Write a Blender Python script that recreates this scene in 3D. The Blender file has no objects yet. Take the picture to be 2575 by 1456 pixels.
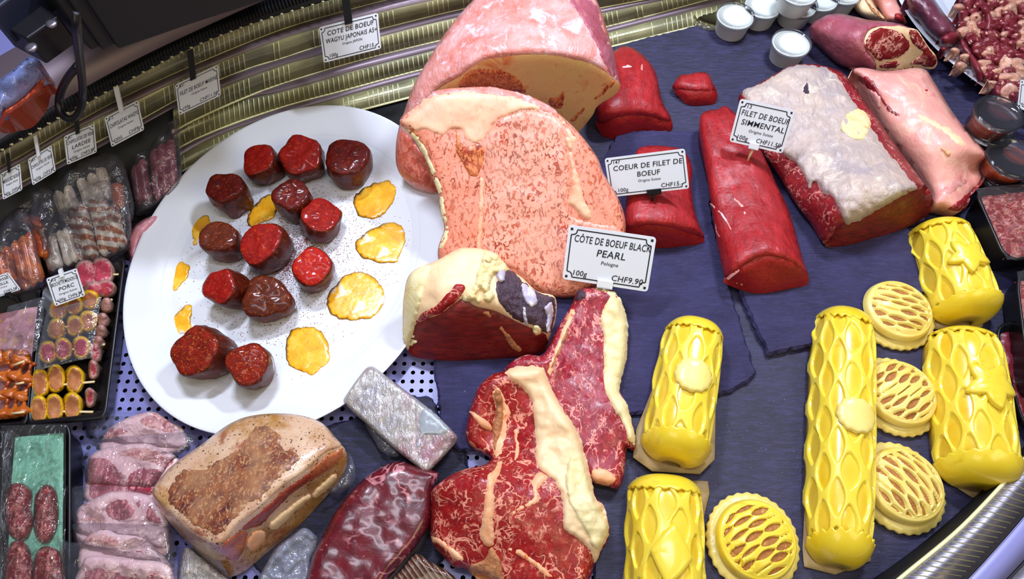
import bpy, bmesh, math, random
import numpy as np
from mathutils import Vector, Matrix, noise
from mathutils.geometry import delaunay_2d_cdt

# ---------------------------------------------------------------- camera
S = bpy.context.scene
C = S.collection
F, HC, TILT = 1650.0, 0.82, math.radians(28)
cam_d = bpy.data.cameras.new('camera'); cam = bpy.data.objects.new('camera', cam_d); C.objects.link(cam)
cam.location = (0, 0, HC); cam.rotation_euler = (TILT, 0, 0)
cam_d.sensor_width = 36; cam_d.lens = 36 * F / 2575; cam_d.clip_start = 0.02
S.camera = cam

# ---------------------------------------------------------------- light
S.view_settings.view_transform = 'Standard'; S.view_settings.look = 'None'
S.view_settings.gamma = 1; S.view_settings.use_curve_mapping = False
S.view_settings.exposure = 0.18
W = bpy.data.worlds.new('shop_air'); S.world = W; W.use_nodes = True
W.node_tree.nodes['Background'].inputs[0].default_value = (0.74, 0.74, 1.0, 1)
W.node_tree.nodes['Background'].inputs[1].default_value = 0.085

def lamp(name, loc, aim, size, power, col):
    d = bpy.data.lights.new(name, 'AREA'); d.shape = 'RECTANGLE'; d.size, d.size_y = size
    d.energy = power; d.color = col
    o = bpy.data.objects.new(name, d); C.objects.link(o); o.location = loc
    o.rotation_euler = (Vector(aim) - Vector(loc)).to_track_quat('-Z', 'Y').to_euler()
    return o
lamp('case_strip_lamp', (-0.30, 0.95, 1.25), (0.0, 0.45, 0), (0.24, 0.08), 13.5, (0.76, 0.83, 1.0))
lamp('case_strip_lamp', (0.55, 1.02, 1.25), (0.25, 0.45, 0), (0.24, 0.08), 13.5, (0.76, 0.83, 1.0))
lamp('case_strip_lamp', (-0.05, 0.30, 1.45), (0.0, 0.5, 0), (0.9, 0.12), 5.0, (0.86, 0.88, 1.0))
lamp('shop_ceiling_lamp', (0.95, -0.35, 1.35), (0.0, 0.6, 0.05), (0.9, 0.6), 6, (1.0, 0.86, 0.50))
lamp('shop_ceiling_lamp', (-0.75, -0.75, 1.5), (-0.1, 0.6, 0.05), (0.9, 0.6), 4.6, (1.0, 0.90, 0.66))

# ---------------------------------------------------------------- pixel -> place
def P(x, y, z):
    u = (x - 1287.5) / F; v = (728 - y) / F
    yw = v * math.cos(TILT) + math.sin(TILT); zw = v * math.sin(TILT) - math.cos(TILT)
    t = (z - HC) / zw
    return Vector((u * t, yw * t, z))
def Pn(x, y, z):
    u = (x - 1287.5) / F; v = (728 - y) / F
    yw = v * math.cos(TILT) + math.sin(TILT); zw = v * math.sin(TILT) - math.cos(TILT)
    t = (z - HC) / zw
    return np.stack([u * t, yw * t, z + 0 * x], 1)
def proj(p):
    d = Vector(p) - Vector((0, 0, HC)); c, s = math.cos(TILT), math.sin(TILT)
    yc = d.y * c + d.z * s; zc = -d.y * s + d.z * c
    return (1287.5 + F * d.x / -zc, 728 - F * yc / -zc)
def upright(edge, low, gap=.006):
    """keep the upper edge of a cut face behind its foot, so that the face never leans over backwards"""
    lx = sorted([(p[0], p[1], p[2]) for p in low]); xs = [p[0] for p in lx]; out = []
    for e in edge:
        x, y, z = e[:3]; ly = float(np.interp(x, xs, [p[1] for p in lx])); lz = float(np.interp(x, xs, [p[2] for p in lx]))
        yt = P(x, ly, lz).y + gap; v = (728 - y) / F
        yw = v * math.cos(TILT) + math.sin(TILT); zw = v * math.sin(TILT) - math.cos(TILT)
        zm = HC + yt * zw / yw
        out.append((x, y, max(min(z, zm), lz + .001)) + tuple(e[3:]))
    return out
def px_m(x, y, z):                       # metres covered by one pixel there
    return (P(x + 1, y, z) - P(x, y, z)).length
def crop(x0, y0, s):                     # points read from an enlarged view
    def f(*pts):
        return [(x0 + p[0] / s, y0 + p[1] / s) + tuple(p[2:]) for p in pts]
    return f
A_ = crop(980, 0, 3.64); B_ = crop(980, 380, 2.696); C_ = crop(1000, 680, 2.6); D_ = crop(1060, 1000, 3.193)
E_ = crop(1480, 0, 3.466); F_ = crop(2000, 0, 3.466); G_ = crop(1480, 340, 3.31); H_ = crop(1980, 340, 3.309)
I_ = crop(1540, 740, 3.31); K_ = crop(2000, 740, 3.831); L_ = crop(2000, 1060, 3.677); M_ = crop(820, 900, 4.853)
Q_ = crop(380, 1000, 3.193); T_ = crop(0, 1000, 3.192); U_ = crop(0, 400, 3.832); V_ = crop(0, 620, 3.033)
X_ = crop(2240, 0, 5.2)

# ---------------------------------------------------------------- objects
def tag(o, label=None, cat=None, group=None, kind=None):
    if label: o['label'] = label
    if cat: o['category'] = cat
    if group: o['group'] = group
    if kind: o['kind'] = kind
    return o
def thing(name, label, cat, loc, group=None):
    o = bpy.data.objects.new(name, None); o.empty_display_size = 0.02; C.objects.link(o)
    o.location = loc
    return tag(o, label, cat, group)
def org(o):
    p = Vector(o.location)
    while o.parent: o = o.parent; p = p + o.location
    return p
def mesh(name, verts, faces, mat, parent=None, smooth=True, loc=None):
    """verts are world points; the object sits under its parent or at its own base"""
    v = np.asarray(verts, float)
    if parent is not None: o0 = np.array(org(parent))
    elif loc is not None: o0 = np.array(loc)
    else: o0 = np.array([(v[:, 0].min() + v[:, 0].max()) / 2, (v[:, 1].min() + v[:, 1].max()) / 2, v[:, 2].min()])
    me = bpy.data.meshes.new(name)
    me.from_pydata((v - o0).tolist(), [], [list(map(int, f)) for f in faces])
    if isinstance(mat, (list, tuple)):
        for m in mat: me.materials.append(m)
    elif mat: me.materials.append(mat)
    if smooth: me.polygons.foreach_set('use_smooth', [True] * len(me.polygons))
    me.update()
    o = bpy.data.objects.new(name, me); C.objects.link(o)
    if parent is not None: o.parent = parent
    else: o.location = o0
    return o
def fixn(o):
    b = bmesh.new(); b.from_mesh(o.data); bmesh.ops.recalc_face_normals(b, faces=b.faces); b.to_mesh(o.data); b.free(); return o

def spline(pts, step=9.0, closed=True):
    """smooth polyline through points; a point with a trailing 'c' is a corner"""
    n = len(pts); k = max(len([q for q in p if q != 'c']) for p in pts)
    X = np.array([[q for q in p if q != 'c'][:k] for p in pts], float); co = [p[-1] == 'c' for p in pts]
    out = []
    for i in range(n if closed else n - 1):
        p1, p2 = X[i], X[(i + 1) % n]
        p0 = X[(i - 1) % n] if (closed or i > 0) else 2 * p1 - p2
        p3 = X[(i + 2) % n] if (closed or i + 2 < n) else 2 * p2 - p1
        L = np.hypot(*(p2 - p1)[:2])
        m1 = np.zeros(k) if L == 0 else (p2 - p0) * L / (np.hypot(*(p2 - p1)[:2]) + np.hypot(*(p1 - p0)[:2]) + 1e-9)
        m2 = np.zeros(k) if L == 0 else (p3 - p1) * L / (np.hypot(*(p3 - p2)[:2]) + np.hypot(*(p2 - p1)[:2]) + 1e-9)
        if co[i]: m1 = p2 - p1
        if co[(i + 1) % n]: m2 = p2 - p1
        m = max(1, int(round(L / step)))
        for j in range(m):
            t = j / m
            out.append((2*t**3-3*t**2+1)*p1 + (t**3-2*t**2+t)*m1 + (-2*t**3+3*t**2)*p2 + (t**3-t**2)*m2)
    if not closed: out.append(X[-1])
    return np.array(out)

def inside(poly, pts):
    x, y = pts[:, 0], pts[:, 1]; r = np.zeros(len(pts), bool); n = len(poly); j = n - 1
    for i in range(n):
        xi, yi, xj, yj = poly[i, 0], poly[i, 1], poly[j, 0], poly[j, 1]
        if yi != yj:
            c = ((yi > y) != (yj > y)) & (x < (xj - xi) * (y - yi) / (yj - yi) + xi); r ^= c
        j = i
    return r
def edge_dist(poly, pts):
    a = poly; b = np.roll(poly, -1, 0); d = np.full(len(pts), 1e9)
    for p, q in zip(a, b):
        e = q - p; l = e @ e + 1e-9
        t = np.clip(((pts - p) @ e) / l, 0, 1)
        d = np.minimum(d, np.hypot(pts[:, 0] - p[0] - t * e[0], pts[:, 1] - p[1] - t * e[1]))
    return d
class TPS:
    def __init__(s, xy, z, lam=1e-3):
        s.c = xy / 100.0; n = len(xy)
        K = s.k(s.c, s.c) + lam * np.eye(n); Pm = np.c_[np.ones(n), s.c]
        A = np.zeros((n + 3, n + 3)); A[:n, :n] = K; A[:n, n:] = Pm; A[n:, :n] = Pm.T
        s.w = np.linalg.solve(A, np.r_[z, 0, 0, 0])
    def k(s, a, b):
        r2 = ((a[:, None] - b[None]) ** 2).sum(2); return 0.5 * r2 * np.log(r2 + 1e-9)
    def __call__(s, xy):
        q = xy / 100.0; return s.k(q, s.c) @ s.w[:-3] + np.c_[np.ones(len(q)), q] @ s.w[-3:]

def wob(p, s, seed=0.0, octv=3):
    return noise.fractal(Vector((p[0] * s + seed, p[1] * s - seed, p[2] * s + 2 * seed)), 1.0, 2.0, octv)

class Relief:
    """A lump seen in the photograph: its traced edge is set at real heights, the surface bulges between, walls go down to what it lies on."""
    def __init__(s, outline, h=0.03, base=0.01, far=0.55, near=0.0, dome=None, R=None, ctrl=(), step=9, amp=0.0, ns=60, seed=0.0, on=None, lift=0.002, pw=2.0):
        s.step, s.amp, s.ns, s.seed, s.on, s.base = step, amp, ns, seed, on, base
        o = spline(outline, step); n = len(o); xy = o[:, :2]
        area = 0.5 * np.sum(xy[:, 0] * np.roll(xy[:, 1], -1) - np.roll(xy[:, 0], -1) * xy[:, 1])
        s.poly = xy
        has_z = o.shape[1] > 2
        if on is None:
            if has_z: bz = o[:, 2]
            else:
                tn = np.roll(xy, -3, 0) - np.roll(xy, 3, 0); nr = np.stack([tn[:, 1], -tn[:, 0]], 1)
                if area < 0: nr = -nr
                up = -nr[:, 1] / (np.hypot(nr[:, 0], nr[:, 1]) + 1e-9)
                u = np.clip((up + 0.35) / 1.35, 0, 1); u = u * u * (3 - 2 * u)
                bz = base + h * (near + (far - near) * u)
            q = max(1, n // 90)
            cx = np.r_[xy[::q], np.array([c[:2] for c in ctrl]).reshape(-1, 2)]
            cz = np.r_[bz[::q], np.array([c[2] for c in ctrl])]
            s.tps = TPS(cx, cz); s.bz = bz
            s.dome = (h * 0.55 if dome is None else dome)
        else: s.dome = lift
        s.R = R; s.pw = pw
        # interior points
        x0, y0 = xy.min(0); x1, y1 = xy.max(0); g = []
        yy = y0; k = 0
        while yy <= y1:
            xs = np.arange(x0 + (k % 2) * step / 2, x1, step); g.append(np.stack([xs, np.full(len(xs), yy)], 1)); yy += step * 0.866; k += 1
        g = np.concatenate(g); g = g[inside(xy, g)]; d = edge_dist(xy, g); keep = d > step * 0.55
        g = g[keep]; d = d[keep]
        if s.R is None: s.R = max(d.max() if len(d) else 5, 4) if on is None else step * 1.6
        allp = np.r_[xy, g]
        res = delaunay_2d_cdt([Vector(p) for p in allp], [], [list(range(n))], 1, 1e-4)
        pts = np.array([[v.x, v.y] for v in res[0]]); s.faces = [list(f) for f in res[2]]
        s.pts = pts; orig = res[3]
        s.isb = np.array([any(i < n for i in l) for l in orig]); s.loop = {}
        for vi, l in enumerate(orig):
            for i in l:
                if i < n: s.loop[i] = vi
        z = s.zf(pts, s.isb); s.v = Pn(pts[:, 0], pts[:, 1], z)
        s.n = n
        # face the camera
        f0 = s.faces[0]; a, b, c = [Vector(s.v[i]) for i in f0]
        if (b - a).cross(c - a).dot(Vector((0, 0, HC)) - a) < 0: s.faces = [f[::-1] for f in s.faces]
    def zf(s, pts, isb=None):
        d = edge_dist(s.poly, pts)
        if isb is not None: d = np.where(isb, 0, d)
        t = np.clip(d / s.R, 0, 1); prof = np.power(np.clip(1 - (1 - t) ** s.pw, 0, 1), 1 / s.pw)
        if s.on is not None:
            z = s.on.zf(pts) + s.dome * prof - 0.0012 * (t < 1e-6)
            return z + (s.amp * np.array([wob((p[0] * .0005, p[1] * .0005, 0), s.ns, s.seed) for p in pts]) * t if s.amp else 0)
        z = s.tps(pts) + s.dome * prof
        if s.amp:
            w = Pn(pts[:, 0], pts[:, 1], z)
            z = z + s.amp * (0.25 + 0.75 * t) * np.array([wob(p, s.ns, s.seed) for p in w])
        return np.maximum(z, s.base)
    def build(s, name, mat, parent=None, skirt=True, inset=0.003, down=None, thick=None):
        v = s.v.tolist(); f = [list(q) for q in s.faces]
        if skirt and s.on is None:
            cen = s.v[s.isb].mean(0); idx = [s.loop[i] for i in range(s.n) if i in s.loop]; m = len(idx); st = len(v)
            bz = s.base if down is None else down
            for i in idx:
                p = s.v[i]; e = cen - p; e[2] = 0; L = np.linalg.norm(e) + 1e-9
                q = p + e / L * min(inset, L * .4); v.append([q[0], q[1], min(bz, p[2])])
            for j in range(m):
                a, b = idx[j], idx[(j + 1) % m]; f.append([a, b, st + (j + 1) % m, st + j])
            f.append([st + j for j in range(m)])
        o = mesh(name, v, f, mat, parent)
        if skirt and s.on is None: fixn(o)
        s.obj = o
        if thick:
            md = o.modifiers.new('thickness', 'SOLIDIFY'); md.thickness = thick; md.offset = -1
        return o
def rag(o, amt, seed=1.0):
    """uneven edge for a traced shape"""
    q = spline(o, 5); n = len(q)
    return [(p[0] + amt * wob((p[0], p[1], seed), .09, 3.1, 3), p[1] + amt * wob((p[0], p[1], seed), .09, 7.7, 3)) for p in q]
def over(on, outline, name, mat, parent, lift=0.002, step=7, amp=0.0, ns=200, R=None, ragged=3.0):
    if ragged: outline = rag(outline, ragged)
    r = Relief(outline, on=on, lift=lift, step=step, amp=amp, ns=ns, R=R); r.build(name, mat, parent); return r

def tube(path, rad, seg=10, cap=True, flat=1.0):
    """verts, faces of a round bar through world points; rad per point or one"""
    p = [Vector(q) for q in path]; n = len(p); r = rad if isinstance(rad, (list, tuple, np.ndarray)) else [rad] * n
    v, f = [], []; prev = None
    for i in range(n):
        t = (p[min(i + 1, n - 1)] - p[max(i - 1, 0)]).normalized()
        up = prev if prev is not None else (Vector((0, 0, 1)) if abs(t.z) < .9 else Vector((1, 0, 0)))
        a = t.cross(up).normalized(); b = a.cross(t).normalized(); prev = b
        for k in range(seg):
            th = 2 * math.pi * k / seg; v.append(p[i] + a * (r[i] * math.cos(th)) + b * (r[i] * flat * math.sin(th)))
    for i in range(n - 1):
        for k in range(seg):
            k2 = (k + 1) % seg; f.append([i*seg+k, i*seg+k2, (i+1)*seg+k2, (i+1)*seg+k])
    if cap:
        f.append(list(range(seg))[::-1]); f.append([(n-1)*seg+k for k in range(seg)])
    return [tuple(q) for q in v], f
def box(cx, cy, cz, sx, sy, sz, rot=0.0):
    c, s = math.cos(rot), math.sin(rot); v = []
    for dx, dy, dz in ((-1,-1,-1),(1,-1,-1),(1,1,-1),(-1,1,-1),(-1,-1,1),(1,-1,1),(1,1,1),(-1,1,1)):
        x, y = dx*sx/2, dy*sy/2; v.append((cx + x*c - y*s, cy + x*s + y*c, cz + dz*sz/2))
    return v, [[0,3,2,1],[4,5,6,7],[0,1,5,4],[1,2,6,5],[2,3,7,6],[3,0,4,7]]
def lathe(cx, cy, prof, seg=40, sx=1.0, sy=1.0, rot=0.0, tilt=None):
    """prof: (radius, z) from the inside out / bottom up"""
    v, f = [], []
    for r, z in prof:
        for k in range(seg):
            th = 2*math.pi*k/seg; x, y = r*sx*math.cos(th), r*sy*math.sin(th)
            q = Vector((x*math.cos(rot)-y*math.sin(rot), x*math.sin(rot)+y*math.cos(rot), z))
            v.append(q)
    for i in range(len(prof)-1):
        for k in range(seg):
            k2 = (k+1) % seg; f.append([i*seg+k, i*seg+k2, (i+1)*seg+k2, (i+1)*seg+k])
    if prof[0][0] > 1e-6: f.append(list(range(seg))[::-1])
    if prof[-1][0] > 1e-6: f.append([(len(prof)-1)*seg+k for k in range(seg)])
    if tilt is not None: v = [tilt @ q for q in v]
    return [(q[0]+cx, q[1]+cy, q[2]) for q in v], f
def join(*vf):
    V, Fc = [], []
    for v, f in vf:
        n = len(V); V += [tuple(q) for q in v]; Fc += [[i + n for i in q] for q in f]
    return V, Fc
def bevel(o, w=0.001, seg=2):
    md = o.modifiers.new('bevel', 'BEVEL'); md.width = w; md.segments = seg; md.limit_method = 'ANGLE'; return o
# ---------------------------------------------------------------- materials
def rgb(h):
    h = h.lstrip('#'); c = [int(h[i:i+2], 16) / 255 for i in (0, 2, 4)]
    return tuple(x / 12.92 if x < .04045 else ((x + .055) / 1.055) ** 2.4 for x in c) + (1,)
class MB:
    def __init__(s, name, rough=0.4, spec=0.5):
        s.m = bpy.data.materials.new(name); s.m.use_nodes = True; s.t = s.m.node_tree; s.t.nodes.clear()
        s.out = s.t.nodes.new('ShaderNodeOutputMaterial'); s.b = s.t.nodes.new('ShaderNodeBsdfPrincipled')
        s.t.links.new(s.b.outputs[0], s.out.inputs[0]); s.set(Roughness=rough); s.b.inputs['Specular IOR Level'].default_value = spec
        s.tc = s.t.nodes.new('ShaderNodeTexCoord').outputs['Object']
    def set(s, **k):
        for a, v in k.items(): s.put(s.b.inputs[a.replace('_', ' ')], v)
        return s
    def put(s, sock, v):
        if isinstance(v, bpy.types.NodeSocket): s.t.links.new(v, sock)
        elif isinstance(v, str): sock.default_value = rgb(v)
        else: sock.default_value = v
    def node(s, typ, **k):
        n = s.t.nodes.new(typ)
        for a, v in k.items(): setattr(n, a, v)
        return n
    def map(s, scale=(1, 1, 1), rot=(0, 0, 0), vec=None):
        n = s.node('ShaderNodeMapping'); s.put(n.inputs['Vector'], vec or s.tc); n.inputs['Scale'].default_value = scale; n.inputs['Rotation'].default_value = rot
        return n.outputs[0]
    def noise(s, scale, detail=3, rough=.5, dist=0, vec=None, col=False):
        n = s.node('ShaderNodeTexNoise'); s.put(n.inputs['Vector'], vec or s.tc)
        n.inputs['Scale'].default_value = scale; n.inputs['Detail'].default_value = detail; n.inputs['Roughness'].default_value = rough; n.inputs['Distortion'].default_value = dist
        return n.outputs[1 if col else 0]
    def voro(s, scale, feat='DISTANCE_TO_EDGE', vec=None, rnd=1.0):
        n = s.node('ShaderNodeTexVoronoi', feature=feat); s.put(n.inputs['Vector'], vec or s.tc); n.inputs['Scale'].default_value = scale
        n.inputs['Randomness'].default_value = rnd
        return n.outputs['Distance']
    def ramp(s, fac, *stops, interp='LINEAR'):
        n = s.node('ShaderNodeValToRGB'); s.put(n.inputs[0], fac); n.color_ramp.interpolation = interp
        e = n.color_ramp.elements
        while len(e) < len(stops): e.new(0.5)
        for el, (p, c) in zip(e, stops): el.position = p; el.color = rgb(c) if isinstance(c, str) else (c, c, c, 1)
        return n.outputs[0]
    def mix(s, fac, a, b, mode='MIX'):
        n = s.node('ShaderNodeMix', data_type='RGBA', blend_type=mode); s.put(n.inputs[0], fac); s.put(n.inputs[6], a); s.put(n.inputs[7], b)
        return n.outputs[2]
    def math(s, op, a, b=0.0):
        n = s.node('ShaderNodeMath', operation=op); s.put(n.inputs[0], a); s.put(n.inputs[1], b); return n.outputs[0]
    def warp(s, scale, amt, vec=None):
        c = s.noise(scale, 2, col=True, vec=vec); n = s.node('ShaderNodeVectorMath', operation='MULTIPLY_ADD')
        s.put(n.inputs[0], c); n.inputs[1].default_value = (amt,) * 3; s.put(n.inputs[2], vec or s.tc); return n.outputs[0]
    def bump(s, height, strength=.3, dist=.001):
        n = s.node('ShaderNodeBump'); s.put(n.inputs['Height'], height); n.inputs['Strength'].default_value = strength; n.inputs['Distance'].default_value = dist
        s.t.links.new(n.outputs[0], s.b.inputs['Normal']); return s
    def sss(s, w=0.15, rad=(0.01, 0.003, 0.002)):
        s.b.inputs['Subsurface Weight'].default_value = w; s.b.inputs['Subsurface Radius'].default_value = rad; s.b.inputs['Subsurface Scale'].default_value = 0.5; return s
    def coat(s, w=.5, r=.08):
        s.b.inputs['Coat Weight'].default_value = w; s.b.inputs['Coat Roughness'].default_value = r; return s
    def done(s): return s.m

def plain(name, col, rough=.5, metal=0.0, spec=.5, coat=0):
    b = MB(name, rough, spec); b.set(Base_Color=col); b.b.inputs['Metallic'].default_value = metal
    if coat: b.coat(coat)
    return b.done()
def web_meat(name, lean, dark, fat, scale=60, width=.05, cover=.45, fine=220, rough=.34, stretch=(1, 1, 1), rot=(0, 0, 0)):
    """lean meat with thin broken branching veins of fat"""
    b = MB(name, rough); v = b.map(stretch, rot); w = b.warp(scale * .6, .5 / scale, v)
    base = b.ramp(b.noise(scale * 1.6, 5, .7, vec=v), (.32, dark), (.66, lean))
    def ridge(sc, wd, vec): return b.ramp(b.noise(sc, 3, .55, .4, vec=vec), (.5 - wd, 0), (.5 - wd * .35, 1.0), (.5 + wd * .35, 1.0), (.5 + wd, 0))
    g1 = b.ramp(b.noise(scale * .5, 2, vec=w), (cover, 0), (cover + .08, 1.0)); g2 = b.ramp(b.noise(scale * .9, 2, vec=w), (.5, 0), (.6, 1.0))
    m = b.math('MAXIMUM', b.math('MULTIPLY', ridge(scale * .55, width * .6, w), g1), b.math('MULTIPLY', ridge(scale * 1.7, width * 1.1, v), g2))
    fl = b.ramp(b.noise(fine, 3, .6, .6, vec=v), (.62, 0), (.70, .7))
    m = b.math('MAXIMUM', m, fl)
    b.set(Base_Color=b.mix(m, base, fat)); b.bump(b.math('ADD', b.noise(fine, 4, vec=v), m), .4, .0012)
    b.set(Roughness=b.ramp(b.noise(fine * .6, 3), (.35, rough * .7), (.7, rough * 1.5)))
    return b.done()
def fleck_meat(name, fat, lean, dark, scale=150, cut=.5, stretch=(1, .55, 1), rot=(0, 0, 0), rough=.36):
    """pale, heavily marbled meat: short lean strokes in fat"""
    b = MB(name, rough); v = b.map(stretch, rot); w = b.warp(scale * .25, 2.2 / scale, v)
    st = b.ramp(b.noise(scale, 3, .62, .8, vec=w), (cut, 0), (cut + .07, 1.0))
    zone = b.ramp(b.noise(scale * .12, 2, vec=v), (.3, .35), (.62, 1.0))
    tone = b.ramp(b.noise(scale * .3, 3), (.35, lean), (.68, dark))
    ft = b.mix(b.noise(scale * .1, 3), fat, b.mix(.5, fat, lean))
    b.set(Base_Color=b.mix(b.math('MULTIPLY', st, zone), ft, tone)); b.bump(b.noise(scale, 3, vec=w), .3, .001); b.sss(.1)
    return b.done()
def fat_mat(name, a, c, spot=None, scale=30, rough=.42, cut=.62, bump=.3, wide=.1, rot=0.4):
    b = MB(name, rough); w = b.warp(scale, .5 / scale); v = b.map((1, .35, 1), (0, 0, rot), w)
    col = b.ramp(b.noise(scale, 6, .65, vec=w), (.35, a), (.65, c))
    if spot:
        col = b.mix(b.ramp(b.noise(scale * 1.4, 5, .65, .6, vec=w), (cut, 0), (cut + wide, .9)), col, spot)
        col = b.mix(b.ramp(b.noise(scale * 5, 5, .7, .5, vec=v), (.56, 0), (.72, .55)), col, spot)
    b.set(Base_Color=col); b.bump(b.math('ADD', b.noise(scale * 2.5, 6, .65, vec=w), b.noise(scale * 7, 4, vec=v)), bump, .003); b.sss(.12)
    return b.done()
def fibre_meat(name, lean, dark, streak, scale=70, stretch=(1, .12, 1), rot=(0, 0, 0), rough=.3, cut=.67, coat=.25):
    b = MB(name, rough, .4); v = b.map(stretch, rot); w = b.warp(30, .012, v)
    col = b.ramp(b.noise(scale * 1.8, 6, .65, vec=w), (.32, dark), (.64, lean)); col = b.mix(b.ramp(b.noise(16, 4), (.35, 0), (.7, .45)), col, dark)
    st = b.ramp(b.noise(scale * 1.1, 5, .6, 1.0, vec=w), (cut, 0), (cut + .05, .65))
    b.set(Base_Color=b.mix(st, col, streak)); b.bump(b.math('ADD', b.noise(scale * 3, 5, .65, vec=w), b.noise(220, 4)), .55, .0016); b.sss(.08); b.coat(coat, .3)
    b.set(Roughness=b.ramp(b.noise(90, 4), (.35, rough * .75), (.65, rough * 1.6))); return b.done()
def film_mat(name, tint='#ffffff', clear=.82, rough=.08, wr=90, bump=.6, st=(1, 1, 1), gloss=.04):
    """clear plastic: mostly see-through, sharp wrinkled reflections, a little haze"""
    m = bpy.data.materials.new(name); m.use_nodes = True; t = m.node_tree; t.nodes.clear(); L = t.links.new; N = t.nodes.new
    out = N('ShaderNodeOutputMaterial'); tr = N('ShaderNodeBsdfTransparent'); gl = N('ShaderNodeBsdfGlossy'); df = N('ShaderNodeBsdfDiffuse'); m1 = N('ShaderNodeMixShader'); m2 = N('ShaderNodeMixShader')
    gl.inputs['Roughness'].default_value = rough; df.inputs[0].default_value = rgb(tint); tr.inputs[0].default_value = (.97, .97, .98, 1)
    fr = N('ShaderNodeFresnel'); fr.inputs[0].default_value = 1.5
    tc = N('ShaderNodeTexCoord'); mp = N('ShaderNodeMapping'); mp.inputs['Scale'].default_value = st
    n = N('ShaderNodeTexNoise'); n.inputs['Scale'].default_value = wr; n.inputs['Detail'].default_value = 3; n.inputs['Distortion'].default_value = 1.2
    bp = N('ShaderNodeBump'); bp.inputs['Strength'].default_value = bump; bp.inputs['Distance'].default_value = .004
    L(tc.outputs['Object'], mp.inputs[0]); L(mp.outputs[0], n.inputs['Vector']); L(n.outputs[0], bp.inputs['Height'])
    for q in (gl.inputs['Normal'], fr.inputs['Normal']): L(bp.outputs[0], q)
    md = N('ShaderNodeMath'); md.operation = 'ADD'; L(fr.outputs[0], md.inputs[0]); md.inputs[1].default_value = gloss
    m1.inputs[0].default_value = 1 - clear; L(tr.outputs[0], m1.inputs[1]); L(df.outputs[0], m1.inputs[2])
    L(md.outputs[0], m2.inputs[0]); L(m1.outputs[0], m2.inputs[1]); L(gl.outputs[0], m2.inputs[2]); L(m2.outputs[0], out.inputs[0])
    return m
M = {}
def slate_mat(name, a, c, rot=0.6, rough=.5, bump=.5):
    b = MB(name, rough, .55); v = b.map((1, 6, 1), (0, 0, rot))
    col = b.ramp(b.noise(18, 6, .65), (.3, a), (.7, c)); col = b.mix(b.ramp(b.noise(60, 6, .7, vec=v), (.45, 0), (.75, .5)), col, '#4a4580')
    sp = b.ramp(b.noise(420, 2), (.73, 0), (.77, .5)); col = b.mix(sp, col, '#a9a8c8')
    b.set(Base_Color=col); b.bump(b.math('ADD', b.noise(70, 8, .7, vec=v), b.noise(30, 5)), bump, .002); return b.done()
M['slate'] = slate_mat('slate', '#16142c', '#262345')
M['slate2'] = slate_mat('slate_dark', '#121220', '#20203a', 1.1, .55, .8)
M['slate3'] = slate_mat('slate_blue', '#1e1b40', '#33305e', -0.3, .42, 1.0)
def steel():
    b = MB('brushed_steel', .32); v = b.map((3, 90, 90)); b.set(Base_Color=b.ramp(b.noise(9, 4, vec=v), (.3, '#86808c'), (.7, '#a7a1ac')))
    b.b.inputs['Metallic'].default_value = .9; b.bump(b.noise(9, 4, vec=v), .15, .001); return b.done()
M['steel'] = steel()
M['steel_lilac'] = plain('lilac_steel', '#7d6d76', .42, .5)
M['rib'] = plain('pale_yellow_steel', '#f0edb4', .4, .1)  # for lips, rivets and the ridges standing in for reflected stripes
def strip():
    b = MB('strip_steel', .3); n = b.noise(14, 4)
    b.set(Base_Color=b.ramp(n, (.35, '#77755c'), (.6, '#9c9872'))); b.b.inputs['Metallic'].default_value = .25; b.bump(b.noise(240, 3), .25, .001); return b.done()
M['strip'] = strip()
M['black'] = plain('black_plastic', '#0c0c10', .38)
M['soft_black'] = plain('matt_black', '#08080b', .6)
M['navy'] = plain('navy_metal', '#151a30', .5)
M['dark_metal'] = plain('dark_metal', '#17161b', .45, .5)
M['deck'] = plain('white_enamel', '#8c8cc8', .35)
M['tub'] = plain('drain_tub', '#0a0a12', .6)
def china():
    b = MB('white_china', .12, .6); b.set(Base_Color='#e6e8ee'); b.coat(.6, .05); return b.done()
M['china'] = china()
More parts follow.
